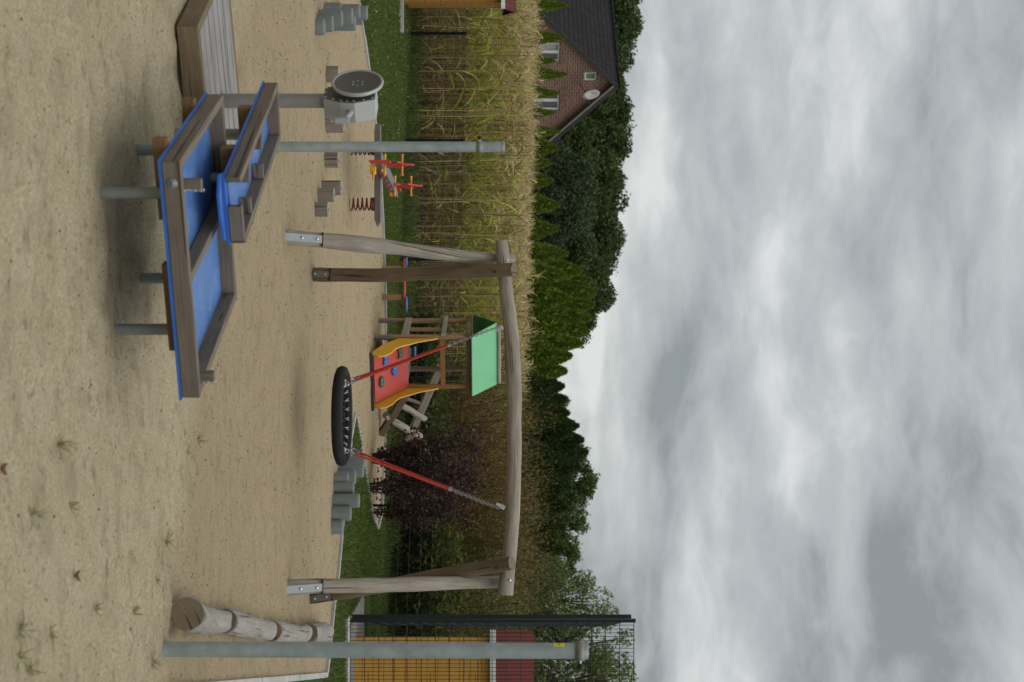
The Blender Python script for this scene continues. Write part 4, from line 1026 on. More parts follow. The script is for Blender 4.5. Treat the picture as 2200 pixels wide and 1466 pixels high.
# ================================================================== SHEDS
def shed(label, x0, y0, wdt, dep, zw, zr, mat, rot=0, ov=.12):
    """board shed with low roof; x0,y0 = left front corner, built along +X, +Y then turned"""
    rt = Matrix.Rotation(rot, 3, 'Z'); o = Vector((x0, y0, 0)); X = rt @ Vector((1, 0, 0)); Y = rt @ Vector((0, 1, 0)); Z = Vector((0, 0, 1))
    t = thing('wooden_shed', label, 'shed', o, 'garden sheds with red roofs')
    def q(a, b, z): return o + X * a + Y * b + Z * z
    nb = int(wdt / .12)
    s = MB()
    bz = 13; 
    for i in range(bz):
        za = -.02 + (zw + .02) * i / bz; zb = -.02 + (zw + .02) * (i + 1) / bz - .006
        m_ = (za + zb) / 2
        s.beam(q(0, .0, m_), q(wdt, .0, m_), .03, zb - za); s.beam(q(0, dep, m_), q(wdt, dep, m_), .03, zb - za)
        s.beam(q(.0, .016, m_), q(.0, dep - .016, m_), .03, zb - za); s.beam(q(wdt, .016, m_), q(wdt, dep - .016, m_), .03, zb - za)
    s.box(q(wdt / 2, dep / 2, zw / 2), (wdt - .04, dep - .04, zw - .04), (X, Y, Z)); s.build('board_wall', mat, t)
    # roof: front and back slopes in ribbed red sheet
    hgt = zr - zw
    for k, (b0, b1, za, zb) in enumerate(((-ov, dep / 2, zw, zr), (dep + ov, dep / 2 + .004, zw, zr))):
        s = MB(); nr = int((wdt + 2 * ov) / .045)
        for i in range(nr):
            xa = -ov + i * (wdt + 2 * ov) / nr; w = (wdt + 2 * ov) / nr
            up_ = .012 if i % 2 else 0
            s.add([q(xa, b0, za + .04 + up_), q(xa + w, b0, za + .04 + up_), q(xa + w, b1, zb + .04 + up_), q(xa, b1, zb + .04 + up_)], [(0, 1, 2, 3)], [[(0, 0)] * 4])
            s.add([q(xa, b0, za + .04), q(xa, b0, za + .052), q(xa, b1, zb + .052), q(xa, b1, zb + .04)], [(0, 1, 2, 3)], [[(0, 0)] * 4])
        s.prism([q(-ov, b0, za + .037), q(wdt + ov, b0, za + .037), q(wdt + ov, b1, zb + .037), q(-ov, b1, zb + .037)], (0, 0, -.02))
        s.build('roof_sheet', 'roof_red', t)
        MB().beam(q(-ov, b0, za + .01), q(wdt + ov, b0, za + .01), .022, .075).build('fascia', 'white_paint', t)
    for a in (-ov + .01, wdt + ov - .01):
        for b0 in (-ov, dep + ov):
            MB().beam(q(a, b0, zw + .005), q(a, dep / 2, zr + .005), .02, .06).build('barge_board', 'roof_red', t)
    for a in (.0, wdt):
        MB().prism([q(a - .012, .02, zw - .02), q(a - .012, dep - .02, zw - .02), q(a - .012, dep / 2, zr - .03)], X * .024).build('gable', mat, t)
    return t
x = (1370 - 733) * 18.9 / F
shed('honey coloured board shed with red roof and white fascia behind the tall mesh fence', x, 18.9, 2.6, 2.0, 1.84, 2.36, 'wood_shed', rot=R(-12.5), ov=.1)
x = (3 - 733) * 27.4 / F
t_ = shed('brown board shed with white fascia at the frame edge beside the maize', x - 2.4 * math.cos(R(9.5)), 27.4 - 2.4 * math.sin(R(9.5)), 2.4, 1.8, 1.92, 2.14, 'wood_shed_dark', rot=R(9.5), ov=.15)
s = MB(); s.box((4.3, 19.0, .012), (1.5, 1.9, .03)); tag(s.build('paving', 'paving'), kind='structure')
s = MB(); s.box((4.6, 18.0, .01), (2.2, .22, .05)); tag(s.build('kerb_strip', 'kerb_stone'), kind='structure')
s = MB(); c = G(858, 18); s.box((c.x, c.y, .03), (.9, .07, .10)); tag(s.build('edging_stone', 'kerb_stone', loc=(c.x, c.y, 0)), 'pale edging stone lying in the lawn before the brown shed', 'stone')

# ================================================================== MAIZE
def maize():
    g = NP(); rows = 13; P0 = []
    for r in range(rows):
        y0 = 29.9 + r * .72; xs = np.arange(-9.6, 1.0 + r * .12, .145)
        xs = xs + rng.normal(0, .035, len(xs)); ys = y0 + .55 + .0 * xs + rng.normal(0, .06, len(xs)) - .03 * (xs + 8)
        P0.append(np.stack([xs, ys, np.zeros(len(xs))], 1))
    b = np.concatenate(P0); b = b[rng.random(len(b)) > .05]; n = len(b)
    hs = (2.50 - .032 * (b[:, 0] + 8)) * rng.normal(1, .045, n)
    lean = rng.normal(0, .06, (n, 2)); top = b + np.stack([lean[:, 0], lean[:, 1], hs], 1)
    g.stalks(b, top, .013, 2)
    nl = 19
    for k in range(nl):
        f = (k + .6) / nl; az = rng.random(n) * 6.283; base = b + (top - b) * f * .90
        ln = rng.uniform(.35, .75, n) * (1.05 - .25 * abs(f - .5)); wd = rng.uniform(.018, .036, n)
        drysel = rng.random(n) < (1.0 if f < .18 else (.58 if f < .40 else (.25 if f < .76 else .55)))
        el = np.where(drysel, rng.uniform(-.1, 1.0, n), rng.uniform(.6, 1.25, n)); dr = np.where(drysel, rng.uniform(.3, 1.3, n), rng.uniform(.3, 1.4, n))
        if f < .35: el = rng.uniform(-.6, .6, n); ln = ln * .8; wd = wd * .8
        for m, sel in ((1 if f > .42 else 4, drysel), (0, ~drysel)):
            if sel.sum(): g.ribbons(base[sel], az[sel], el[sel], ln[sel], wd[sel], dr[sel], 6, m)
    for k in range(9):
        az = rng.random(n) * 6.283; base = top - np.stack([np.zeros(n), np.zeros(n), rng.uniform(0, .10, n)], 1)
        g.ribbons(base, az, rng.uniform(.6, 1.5, n), rng.uniform(.14, .30, n), .011, rng.uniform(.2, 1.0, n), 3, 3, taper=0)
    for k in range(3):
        az = rng.random(n) * 6.283; base = b + (top - b) * rng.uniform(.78, .97, n)[:, None]
        g.ribbons(base, az, rng.uniform(.5, 1.3, n), rng.uniform(.22, .42, n), .03, rng.uniform(.6, 2.2, n), 5, 1)
    # cobs in dry husks
    sel = rng.random(n) < .7; cb_ = b[sel] + (top - b)[sel] * .45; m = len(cb_)
    g.ribbons(cb_, rng.random(m) * 6.283, rng.uniform(.7, 1.3, m), .24, .055, .2, 3, 1)
    tag(g.build('maize_field', ['corn_green', 'corn_dry', 'corn_stalk', 'corn_tassel', 'corn_dead']), 'ripening maize field, green leaves below straw coloured tassels, behind the mesh fence', 'maize', kind='stuff')
maize()

# tall weeds at the fence foot
g = NP(); n = 9000
f = rng.random(n); bx_ = A0.x + (A1.x - A0.x) * f + rng.normal(0, .25, n); by_ = A0.y + (A1.y - A0.y) * f + .35 + rng.random(n) * 2.2
ok = (bx_ < 3.45) & (by_ < 30.6); bx_ = bx_[ok]; by_ = by_[ok]; n = len(bx_)
g.ribbons(np.stack([bx_, by_, np.zeros(n)], 1), rng.random(n) * 6.283, rng.uniform(.9, 1.5, n), rng.uniform(.10, .26, n) * (1 + .5 * rng.random(n)), .011, rng.uniform(.3, 1.4, n), 3, 0)
tag(g.build('verge_weeds', ['grass_blades']), 'rank green grass and weeds along the foot of the low mesh fence', 'weeds', kind='stuff')

# ================================================================== SHRUBS AND TREES
def fern_bush(name, label, x, y, h, w, mat, cat='shrub', group=None, n=5200, leaf=.035, stems=60, gold=.12, up=.9, mats2='corn_dead'):
    t = thing(name, label, cat, (x, y, 0), group)
    g = NP(); m = stems; az = rng.random(m) * 6.283; rr = w * .28 * np.sqrt(rng.random(m)); b = np.stack([x + np.cos(az) * rr, y + np.sin(az) * rr, np.zeros(m)], 1)
    az2 = az + rng.normal(0, .5, m); ln = h * rng.uniform(.75, 1.08, m); el = rng.uniform(1.05, 1.5, m)
    g.ribbons(b, az2, el, ln, .012, rng.uniform(.0, .45, m), 6, 0, taper=0); g.build('stems', ['bark'], t)
    g = NP(); c = []
    k = n // m
    for i in range(m):
        f = np.clip(rng.beta(2.0, 1.3, k), .08, 1.0); e0 = el[i]
        p = b[i] + np.stack([np.cos(az2[i]) * np.cos(e0) * ln[i] * f, np.sin(az2[i]) * np.cos(e0) * ln[i] * f, np.sin(e0) * ln[i] * f], 1)
        c.append(p + rng.normal(0, 1, (k, 3)) * (w * .10) * np.array([1, 1, .7]))
    c = np.concatenate(c); c[:, 2] = np.clip(c[:, 2], .03, None)
    up_d = np.stack([rng.normal(0, .5, len(c)), rng.normal(0, .5, len(c)), np.full(len(c), up)], 1)
    sel = rng.random(len(c)) < gold
    g.quads(c[~sel], leaf * rng.uniform(.6, 1.3, (~sel).sum()), 0, 3.2, dirs=up_d[~sel])
    if sel.sum(): g.quads(c[sel], leaf * .5, 1, 7, dirs=up_d[sel])
    g.build('foliage', [mat, mats2], t); return t

# wild brown-olive shrubs beyond the fence on the right
WB = [(1.7, 28.2, 2.2, 'brown_fern', 'feathery brown shrub standing just beside the maize end'), (2.7, 27.6, 2.55, 'brown_fern', 'russet feathery shrub behind the purple bush, on the climbing tower side'),
      (3.6, 27.9, 2.75, 'brown_fern', 'tall golden brown shrub behind the purple bush'), (2.3, 31.0, 2.95, 'brown_fern', 'brown shrub in the second row beyond the maize end'),
      (3.6, 31.5, 3.0, 'olive_fern', 'olive feathery shrub of the second row, highest in the thicket'), (4.6, 31.0, 3.0, 'brown_fern', 'brownish shrub of the second row near the swing beam end'),
      (5.6, 30.5, 2.8, 'olive_fern', 'olive shrub of the second row behind the swing posts nearest the tall fence'), (4.55, 27.4, 2.4, 'olive_fern', 'dark olive shrub in the front row behind the mesh'),
      (5.3, 26.4, 2.4, 'olive_fern', 'green brown shrub between swing frame and tall fence'), (5.2, 28.5, 2.6, 'brown_fern', 'rust coloured shrub near the tall fence'), (6.5, 29.0, 2.5, 'olive_fern', 'olive shrub behind the tall fence'),
      (1.15, 30.6, 2.5, 'olive_fern', 'loose olive shrub at the very edge of the maize')]
for x, y, h, m, lb in WB:
    fern_bush('wild_shrub', lb, x, y, h, 1.5, m, group='wild shrubs beyond the low fence', n=12000, leaf=.02, gold=.12)
YG = [(2.15, 25.9, 1.0, 'low yellow-green plant behind the log ladder'), (3.3, 25.4, .9, 'low leafy plant behind the purple bush foot'), (4.1, 24.9, 1.25, 'yellow-green leafy plant between purple bushes and swing posts'), (4.75, 24.4, 1.15, 'yellow-green leafy plant between swing posts and tall fence'),
      (.9, 26.6, .8, 'low green plant seen through the climbing tower'), (.1, 27.2, .85, 'low green weed plant between balance board and climbing tower'), (1.5, 26.4, .9, 'dense green plant behind the ladder foot of the climbing tower')]
for x, y, h, lb in YG:
    fern_bush('leafy_plant', lb, x, y, h, 1.15, 'yellow_green', 'plant', 'leafy plants behind the fence', n=3600, leaf=.045, stems=30, gold=.0, up=.2)

def purple_bush(px, py, h, w, label, n=5200, ns=9):
    b = G(px, py); t = thing('purple_bush', label, 'bush', b, 'dark purple leaved bushes on the grass strip'); sm = MB(); tips = []
    for i in range(ns):
        a = random.random() * 6.283; ln = h * random.uniform(.7, 1.0); sp_ = w * random.uniform(.25, .95) * .42
        p0 = b + Vector((math.cos(a) * .06, math.sin(a) * .06, -.01)); p1 = b + Vector((math.cos(a) * sp_ * .5, math.sin(a) * sp_ * .5, ln * .5)); p2 = b + Vector((math.cos(a) * sp_, math.sin(a) * sp_, ln))
        pp, rr = resample([p0, p1, p2], [.012, .008, .003], 8); sm.tube(pp, rr, 6)
        for p in pp[1:]: tips.append(p)
        for k in range(7):
            q = pp[random.randint(2, 8)]; e = q + Vector((random.gauss(0, .16), random.gauss(0, .16), random.uniform(.02, .22))) * (w / 1.1)
            sm.tube([q, e], [.004, .002], 4); tips += [q.lerp(e, .5), e, e]
    sm.build('stems', 'dark_twig', t)
    T = np.array([tuple(p) for p in tips]); k = rng.integers(0, len(T), n); c = T[k] + rng.normal(0, .055, (n, 3)); c = c[c[:, 2] > .07]
    g = NP(); g.quads(c, .036 * rng.uniform(.7, 1.3, len(c)), 0, 1.5); g.build('leaves', ['purple_leaves'], t)
purple_bush(800, 985, 1.62, 1.25, 'dark purple bush, the biggest, behind the swing seat', 3300, 15)
purple_bush(792, 1048, 1.55, 1.1, 'dark purple bush in the middle of the three', 2600, 12)
purple_bush(800, 1093, 1.15, .85, 'smaller dark purple bush, nearest to the sand tip', 1300, 8)

def crown_pts(n, blobs):
    """points over the outer shells of many overlapping clumps"""
    out = []; tot = sum(r ** 2 for *_, r in blobs)
    for x, y, z, r in blobs:
        k = int(n * r * r / tot); d = rng.normal(size=(k, 3)); d /= np.linalg.norm(d, axis=1)[:, None]; rad = r * (1 - .45 * rng.random(k) ** 1.6)
        out.append(np.array([x, y, z]) + d * rad[:, None] * np.array([1, 1, .85]))
    return np.concatenate(out)
def make_oak(h, w, mat, n=9000, leaf=.27, nb=46, seed=1, sparse=False):
    rs = random.Random(seed); t = thing('broadleaf_tree', 'x', 'tree', (0, 0, 0)); s = MB(); blobs = []
    s.tube([(0, 0, -.2), (.05, 0, h * .3), (0, .1, h * .6), (.1, 0, h * .85)], [h * .03, h * .024, h * .014, h * .005], 10)
    for i in range(nb):
        f = rs.uniform(.12, 1.0) if not sparse else rs.uniform(.2, 1.0); ang = rs.random() * 6.283; prof = math.sin(math.pi * min(.98, .22 + .74 * f)) ** .6
        rr = w / 2 * prof * math.sqrt(rs.uniform(.25, 1)) * .85; r = w * rs.uniform(.055, .13) * (1 if not sparse else .8)
        c = (math.cos(ang) * rr, math.sin(ang) * rr, h * f - r * .7); blobs.append((*c, r))
        if i % 2 == 0 or sparse: s.tube([(0, 0, c[2] * .55 + .1 * h), (c[0] * .5, c[1] * .5, c[2] * .85), c], [h * .008, h * .005, h * .002], 5)
    s.build('trunk', 'bark', t); c = crown_pts(n, blobs)
    if not sparse:
        k = n // 4; d = rng.normal(size=(k, 3)); d /= np.linalg.norm(d, axis=1)[:, None]
        c = np.concatenate([c, d * np.array([w * .36, w * .36, h * .36]) * rng.random(k)[:, None] ** .4 + np.array([0, 0, h * .55])])
    if not sparse:   # sprays of twigs that break the outline
        m = 420; d = rng.normal(size=(m, 3)); d[:, 2] = np.abs(d[:, 2]) * .9; d /= np.linalg.norm(d, axis=1)[:, None]; B = np.array(blobs); pk_ = B[rng.integers(0, len(B), m)]
        for q_ in (1.0, 1.06, 1.13): c = np.concatenate([c, pk_[:, :3] + d * (pk_[:, 3] * q_)[:, None] + rng.normal(0, leaf * .45, (m, 3))])
    g = NP(); g.quads(c, leaf * rng.uniform(.5, 1.3, len(c)), 0, 1.5); g.build('crown', [mat], t); return t
def make_cone(h, w, mat, n=6000, leaf=.16, seed=1, layered=False, round_=.75):
    rs = random.Random(seed); t = thing('conifer', 'x', 'tree', (0, 0, 0)); MB().tube([(0, 0, -.2), (0, 0, h * .9)], [h * .02, .01], 8).build('trunk', 'bark', t)
    f = rng.random(n) ** .75; a = rng.random(n) * 6.283; rmax = w / 2 * (1 - f) ** round_
    lob = 1 + .16 * np.sin(a * 7 + f * 11) + .12 * np.sin(a * 3 + f * 23 + 1)
    if layered: lob = lob * (.72 + .38 * np.abs(np.sin(f * 34 + a)))
    r = rmax * lob * (1 - .35 * rng.random(n) ** 2) + .02
    c = np.stack([np.cos(a) * r, np.sin(a) * r, .05 + f * h * 1.0 + rng.normal(0, .05, n)], 1)
    dirs = np.stack([np.cos(a) * .5, np.sin(a) * .5, np.full(n, 1.0 if not layered else -.1)], 1)
    g = NP(); g.quads(c, leaf * rng.uniform(.6, 1.3, n), 0, 2.4, dirs=dirs); g.build('crown', [mat], t); return t

USED = set()
def place(proto, py, pxt, D, h0, label, group, wscale=1.0, rz=None):
    """put the tree so that its top stands at the measured height"""
    h = CH + (pxt - 1100) * D / F; r = proto if proto.name not in USED else copy_tree(proto); USED.add(proto.name)
    r.location = ((py - 733) * D / F, D, 0); k = h / h0; r.scale = (k * wscale, k * wscale, k); r.rotation_euler = (0, 0, random.random() * 6.28 if rz is None else rz)
    tag(r, label, 'tree', group); return r
oakA = make_oak(10, 9, 'oak_leaves', 30000, .175, 90, 3); oakB = make_oak(10, 8.5, 'oak_leaves', 30000, .17, 84, 9); oakC = make_oak(8, 6.5, 'oak_leaves_light', 18000, .14, 70, 5)
for i, (py, top, D, lb) in enumerate(((-45, 1392, 96, 'dark broadleaf tree behind the house roof, at the frame edge'), (30, 1388, 92, 'dark broadleaf tree behind the house roof with the highest crown'), (110, 1366, 97, 'dark broadleaf tree showing above the middle of the house roof'), (185, 1352, 93, 'dark broadleaf tree just above the roof peak'), (70, 1378, 99, 'dark broadleaf tree in the gap between two crowns above the roof'), (148, 1358, 98, 'dark broadleaf tree behind the tiled slope close to the roof peak'), (222, 1352, 99, 'dark broadleaf tree at the back just past the roof peak, towards the pine'), (305, 1356, 99, 'dark broadleaf tree at the back between gable and pine'),
        (262, 1364, 96, 'dark broadleaf tree over the gable, between roof peak and pine'), (345, 1363, 92, 'dark broadleaf tree above the grey-green pine'), (425, 1352, 95, 'dark broadleaf tree between the pine crown and the wood edge middle'), (490, 1350, 91, 'dark broadleaf tree in the middle of the wood edge'),
        (555, 1337, 94, 'dark broadleaf tree behind the swing posts nearest the seesaw'), (615, 1330, 90, 'last full dark broadleaf tree before the wood edge drops'), (675, 1287, 96, 'smaller dark broadleaf tree where the skyline falls'))):
    place(oakA if i % 2 == 0 else oakB, py, top, D, 10, lb, 'dark broadleaf trees of the wood edge', .98)
for i, (py, D, lb) in enumerate(((300, 84, 'lower dark tree touching the house gable'), (365, 86, 'lower dark tree beside the pine'), (520, 84, 'lower dark tree behind the thujas'), (440, 84, 'lower dark tree between the pine and the thujas'), (590, 84, 'lower dark tree behind the bright thuja group'))):
    place(oakB if i % 2 == 0 else oakA, py, 1290, D, 10, lb, 'dark broadleaf trees of the wood edge', 1.1)
for i, (py, top, D, ws, lb) in enumerate(((1045, 1281, 70, 1.0, 'rounded green broadleaf tree, highest on the skyline over the purple bush'), (1110, 1262, 71, .9, 'green broadleaf tree next to the highest rounded one, towards the fence'), (1180, 1246, 70, .9, 'green broadleaf tree above the swing posts nearest the tall fence'), (985, 1262, 72, .8, 'green broadleaf tree next to the highest rounded one, towards the dip'), (880, 1222, 74, .9, 'low dark broadleaf tree above the beam middle'))):
    place(oakC, py, top, D, 8, lb, 'green broadleaf trees on the skyline over the shrubs', ws)
pine = make_oak(8, 8, 'pine_needles', 22000, .13, 60, 21)
for py, top, D, lb in ((405, 1302, 78, 'grey-green pine between house and thujas'), (455, 1285, 77, 'grey-green pine, the one farther from the house')): place(pine, py, top, D, 8, lb, 'grey-green pines')
thA = make_cone(5, 2.6, 'thuja_green', 13000, .085, 1); thB = make_cone(5, 3.2, 'dark_conifer', 14000, .09, 2)
bt = ['bright green thuja among a dense group', 'slim bright green thuja', 'tall bright green thuja']
TH = [(318, 1192, 60, 1.1, 'small bright thuja near the pine end of the house'), (350, 1178, 59, 1.0, 'very low bright thuja tip above the maize'), (388, 1182, 60, 1.1, 'low bright thuja below the pine'), (440, 1196, 60, 1.1, 'low pointed thuja below the second pine'), (492, 1192, 60, 1.1, 'low bright thuja near the swing beam end'),
      (545, 1213, 60, 1.0, 'pointed thuja above the swing beam end nearest the seesaw'), (580, 1243, 62, 1.1, 'taller thuja at the pine end of the bright group'), (603, 1262, 63, 1.0, 'tall bright thuja beside the tallest'), (628, 1272, 63, 1.0, 'tallest bright thuja of the group'), (655, 1268, 63, 1.0, 'tall bright thuja just past the tallest, towards the skyline dip'),
      (684, 1262, 62, 1.0, 'bright thuja with full crown past the group middle, towards the dip'), (712, 1258, 62, 1.0, 'bright thuja near the skyline dip end of the group'), (738, 1244, 61, 1.0, 'last tall bright thuja of the group'), (590, 1205, 58, 1.2, 'low thuja in front of the bright group, pine end'), (640, 1215, 58, 1.3, 'low thuja in front of the bright group, middle'),
      (700, 1208, 58, 1.3, 'low thuja in front of the bright group, dip end'), (765, 1222, 60, 1.2, 'round topped thuja before the skyline dip'), (797, 1212, 60, 1.2, 'low thuja at the skyline dip')]
for py, top, D, ws, lb in TH: place(thA, py, top, D, 5, lb, 'bright green thujas beyond the maize', ws)
TD = [(830, 1206, 60, 1.1, 'dark conifer at the skyline dip'), (858, 1212, 61, 1.0, 'dark conifer just beyond the dip'), (888, 1216, 60, 1.1, 'dark conifer, low, above the beam middle'), (915, 1236, 62, 1.0, 'dark conifer with pointed tip next to a taller pair'), (945, 1246, 62, 1.0, 'taller dark conifer of a pair'),
      (972, 1254, 62, 1.0, 'tallest dark conifer beyond the skyline dip'), (1003, 1240, 60, 1.2, 'dark conifer below the rounded broadleaf tree, on the climbing tower side'), (1045, 1220, 59, 1.3, 'dark conifer below the rounded broadleaf tree, on the tall fence side'), (1090, 1212, 59, 1.3, 'dark conifer above the chain hanger farther from the climbing tower'), (1135, 1206, 58, 1.3, 'low dark conifer between chain hanger and post tops'), (1180, 1204, 58, 1.2, 'low dark conifer beside the scissor post tops')]
for py, top, D, ws, lb in TD: place(thB, py, top, D, 5, lb, 'dark conifers beyond the shrubs', ws)
sp2 = make_cone(5, 2.8, 'dark_conifer', 7000, .15, 4, layered=True)
for py, top, D, lb in ((1226, 1228, 52, 'pointed dark spruce just before the loose pale tree begins'), (1252, 1205, 53, 'short dark spruce under the loose pale tree')): place(sp2, py, top, D, 5, lb, 'dark spruces before the loose pale trees', 1.0)
for py, top, lb in ((12, 1212, 'small thuja against the house roof corner'), (80, 1209, 'small pointed thuja on the roof slope side of the curtained window'), (131, 1187, 'tiny thuja just past the curtained house window'), (160, 1211, 'small pointed thuja between the house windows'),
        (200, 1196, 'round small thuja in front of the uncurtained house window'), (242, 1186, 'small thuja between uncurtained window and gable end'), (283, 1197, 'small pointed thuja below the gable end')):
    place(thA, py, top, 57, 5, lb, 'small thujas before the house wall', .62)
birch = make_oak(7, 6, 'birch_leaves', 10500, .09, 85, 31, sparse=True)
for py, top, D, ws, lb in ((1290, 1318, 38, .8, 'loose pale green tree between spruces and tall fence'), (1395, 1362, 37, 1.05, 'loose pale green tree behind the shed and tall fence'), (1470, 1372, 36, 1.05, 'loose pale green tree at the frame edge past the steel post')):
    place(birch, py, top, D, 7, lb, 'loose pale green trees by the tall fence', ws)
for py, D, lb in ((1330, 40, 'dark low conifer behind the tall fence post'), (1400, 44, 'dark low conifer behind the shed roof'), (1455, 45, 'dark low conifer at the frame edge behind the shed')):
    place(thB, py, 1185, D, 5, lb, 'dark conifers beyond the shrubs', 1.5)

# ================================================================== BRICK HOUSE
def house():
    pk = Vector((-12.72, 70.0, 0)); g = Vector((-.73, -.69, 0)).normalized(); rdir = Vector((-.69, .73, 0)).normalized(); up = Vector((0, 0, 1)); n = -rdir
    zr = CH + 222 * 70 / F; hw = 5.0; ov = .35; sl = .945; zeave = zr - hw * sl
    t = thing('brick_house', 'red brick house with steep dark tiled roof and gable wall behind the maize', 'house', pk)
    def q(a, d, z): return pk + g * a + rdir * d + up * z
    Ln = 12
    # gable wall with window openings cut as separate strips (real reveals)
    wins = [(3.15, 1.35, 'left'), (-1.05 - .0, 1.35, 'right')]
    def a_of(py, D=70):
        k = (py - 733) / F; return (k * pk.y - pk.x) / (g.x - k * g.y)
    W_ = [(a_of(133), a_of(93), 2.6, CH + 103 * 68.5 / F), (a_of(237), a_of(197), 2.6, CH + 101 * 71.2 / F), (a_of(174.5), a_of(156), CH + 155 * 70 / F, CH + 181 * 70 / F)]
    s = MB()
    xs = sorted({-hw, hw} | {w[0] for w in W_} | {w[1] for w in W_})
    zg = lambda a: zr - abs(a) * sl
    def wallpiece(a0, a1, z0, z1=None):
        # z1 None: up to the rake
        br = [a0, a1] if not (a0 < 0 < a1) else [a0, 0, a1]
        for i in range(len(br) - 1):
            b0, b1 = br[i], br[i + 1]; t0 = zg(b0) - .02 if z1 is None else z1; t1 = zg(b1) - .02 if z1 is None else z1
            vs = [q(b0, 0, z0), q(b1, 0, z0), q(b1, 0, t1), q(b0, 0, t0)]
            s.add(vs, [(3, 2, 1, 0)], [[(b0, t0), (b1, t1), (b1, z0), (b0, z0)]])
    for i in range(len(xs) - 1):
        a0, a1 = xs[i], xs[i + 1]; m_ = (a0 + a1) / 2; zs = [w for w in W_ if w[0] - 1e-6 <= m_ <= w[1] + 1e-6]
        zs.sort(key=lambda w: w[2]); z = -.1
        for w in zs: wallpiece(a0, a1, z, w[2]); z = w[3]
        wallpiece(a0, a1, z)
    for w in W_:  # reveals
        for a in (w[0], w[1]): s.add([q(a, 0, w[2]), q(a, .14, w[2]), q(a, .14, w[3]), q(a, 0, w[3])], [(0, 1, 2, 3)], [[(0, w[2]), (.14, w[2]), (.14, w[3]), (0, w[3])]])
        for z in (w[2], w[3]): s.add([q(w[0], 0, z), q(w[1], 0, z), q(w[1], .14, z), q(w[0], .14, z)], [(0, 1, 2, 3)], [[(w[0], 0), (w[1], 0), (w[1], .14), (w[0], .14)]])
    for a in (-hw, hw): s.add([q(a, 0, -.1), q(a, Ln, -.1), q(a, Ln, zeave), q(a, 0, zeave)], [(0, 1, 2, 3)], [[(0, 0), (Ln, 0), (Ln, zeave), (0, zeave)]])
    s.add([q(-hw, Ln, -.1), q(hw, Ln, -.1), q(hw, Ln, zeave), q(0, Ln, zr - .02), q(-hw, Ln, zeave)], [(0, 1, 2, 3, 4)], [[(0, 0), (10, 0), (10, 3), (5, 7), (0, 3)]])
    s.build('gable_wall', 'brick', t)
    # roof slopes
    for sg in (-1, 1):
        s = MB(); a1 = sg * (hw + ov); z1 = zr - (hw + ov) * sl; th = .16
        A_, B_, C_, D_ = q(0, -ov, zr), q(0, Ln + ov, zr), q(a1, Ln + ov, z1), q(a1, -ov, z1); L_ = (D_ - A_).length
        up_ = up * th
        s.add([A_ + up_, B_ + up_, C_ + up_, D_ + up_], [(0, 1, 2, 3) if sg < 0 else (3, 2, 1, 0)], [[(0, L_), (Ln + 2 * ov, L_), (Ln + 2 * ov, 0), (0, 0)] if sg < 0 else [(0, 0), (Ln + 2 * ov, 0), (Ln + 2 * ov, L_), (0, L_)]])
        s.add([A_, B_, C_, D_], [(0, 1, 2, 3)], [[(0, 0)] * 4]); s.add([C_, D_, D_ + up_, C_ + up_], [(0, 1, 2, 3)], [[(0, 0)] * 4])
        rf = s.build('roof_slope', 'roof_tiles', t)
        MB().beam(A_ + up * (th * .55) - rdir * .012, D_ + up * (th * .55) - rdir * .012, .025, .16).build('verge_tile_edge', 'gutter_dark', rf)
        MB().beam(A_ + up * (-.07 if sg < 0 else -.02) + rdir * .02, D_ + up * (-.07 if sg < 0 else -.02) + rdir * .02, .03, .16 if sg < 0 else .05).build('barge_board', 'rake_grey', rf)
        MB().prism([A_ + up * -.03 + rdir * .04, D_ + up * -.03 + rdir * .04, D_ + up * -.03 + rdir * (ov - .01), A_ + up * -.03 + rdir * (ov - .01)], (0, 0, -.03)).build('soffit', 'rake_grey', rf)
    s = MB()
    for i in range(38):
        d0 = -ov + i * (Ln + 2 * ov) / 38; s.tube([q(0, d0, zr + .17), q(0, d0 + .36, zr + .19)], [.08, .095], 10)
    s.build('ridge_tiles', 'roof_tiles', t)
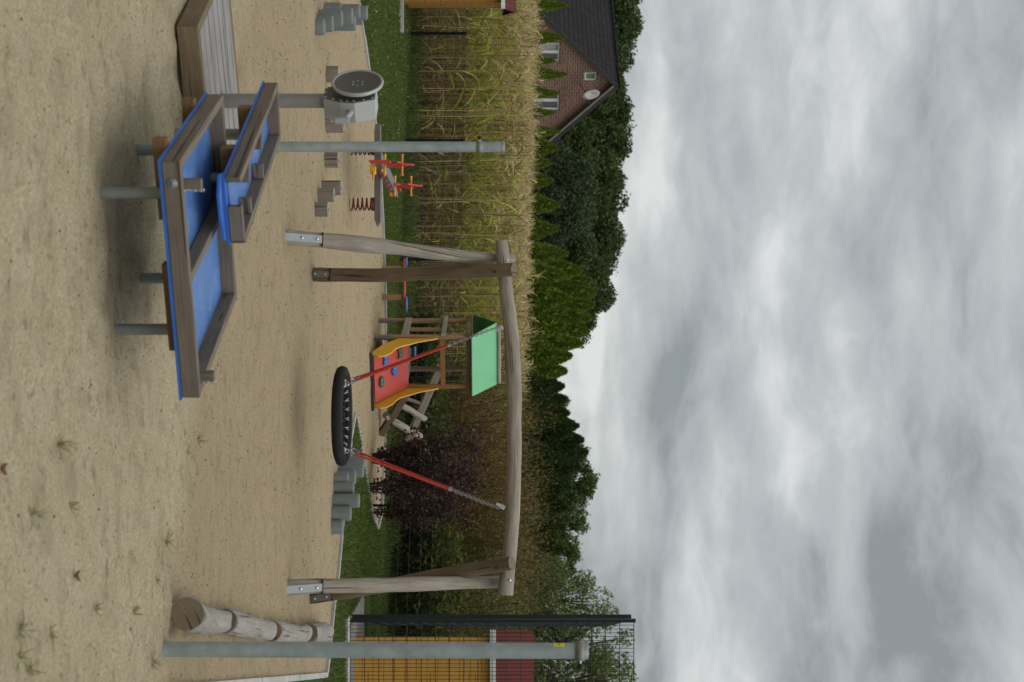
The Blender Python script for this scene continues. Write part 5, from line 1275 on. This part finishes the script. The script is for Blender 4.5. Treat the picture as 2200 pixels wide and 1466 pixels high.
    # windows
    for k, (a0, a1, z0, z1) in enumerate(W_):
        wn = MB(); fw = .09; dp = .10
        for (b0, b1, c0, c1) in ((a0, a1, z1 - fw, z1), (a0, a1, z0, z0 + fw), (a0, a0 + fw, z0 + fw, z1 - fw), (a1 - fw, a1, z0 + fw, z1 - fw)):
            wn.box(q((b0 + b1) / 2, dp, (c0 + c1) / 2), (abs(b1 - b0), .08, abs(c1 - c0)), (g, rdir, up))
        mid = (a0 + a1) / 2
        if k < 2: wn.box(q(mid, dp, (z0 + z1) / 2), (.16, .075, z1 - z0 - 2 * fw), (g, rdir, up))
        fr = wn.build('window', 'white_frame', t)
        for (b0, b1, m_) in (((a0 + fw, mid - .08, 'window_glass'), (mid + .08, a1 - fw, 'curtain_grey' if k == 0 else 'window_glass')) if k < 2 else ((a0 + fw, a1 - fw, 'green_blind'),)):
            MB().box(q((b0 + b1) / 2, dp + .05, (z0 + z1) / 2), (b1 - b0 - .004, .02, z1 - z0 - 2 * fw - .004), (g, rdir, up)).build('pane', m_, fr)
        s = MB(); nb = int((a1 - a0 + .5) / .125)
        for i in range(nb): s.box(q(a0 - .2 + .125 * (i + .5), -.006, z1 + .17), (.10, .03, .30), (g, rdir, up))
        s.build('soldier_course', 'brick', fr)
    # small satellite dish on a bracket
    c = P(1270, 201, 69.2); base = c + rdir * 1.2
    dd = thing('satellite_dish', 'pale round satellite dish on the gable wall of the brick house', 'satellite dish', c)
    ax = Vector((.90, -.36, .18)).normalized(); rr = .41
    MB().lathe(c, ax, [(rr, .07), (rr * .97, .085), (rr * .7, .035), (rr * .35, .008), (0, .0), (0, -.012), (rr * .35, -.005), (rr * .7, .022), (rr, .07)], 32).build('dish', 'dish_grey', dd)
    wall = lambda p: p + rdir * ((pk - p).dot(rdir))
    w0 = c - up * .45; s = MB(); s.tube([c - ax * .02, c - ax * .15 - up * .3, wall(c - up * .5 + g * -.1)], .025, 8); s.tube([c - up * .38, c + ax * .5 - up * .25], .014, 6); s.box(c + ax * .5 - up * .22, (.08, .08, .1)); s.build('bracket', 'gutter_dark', dd)
house()
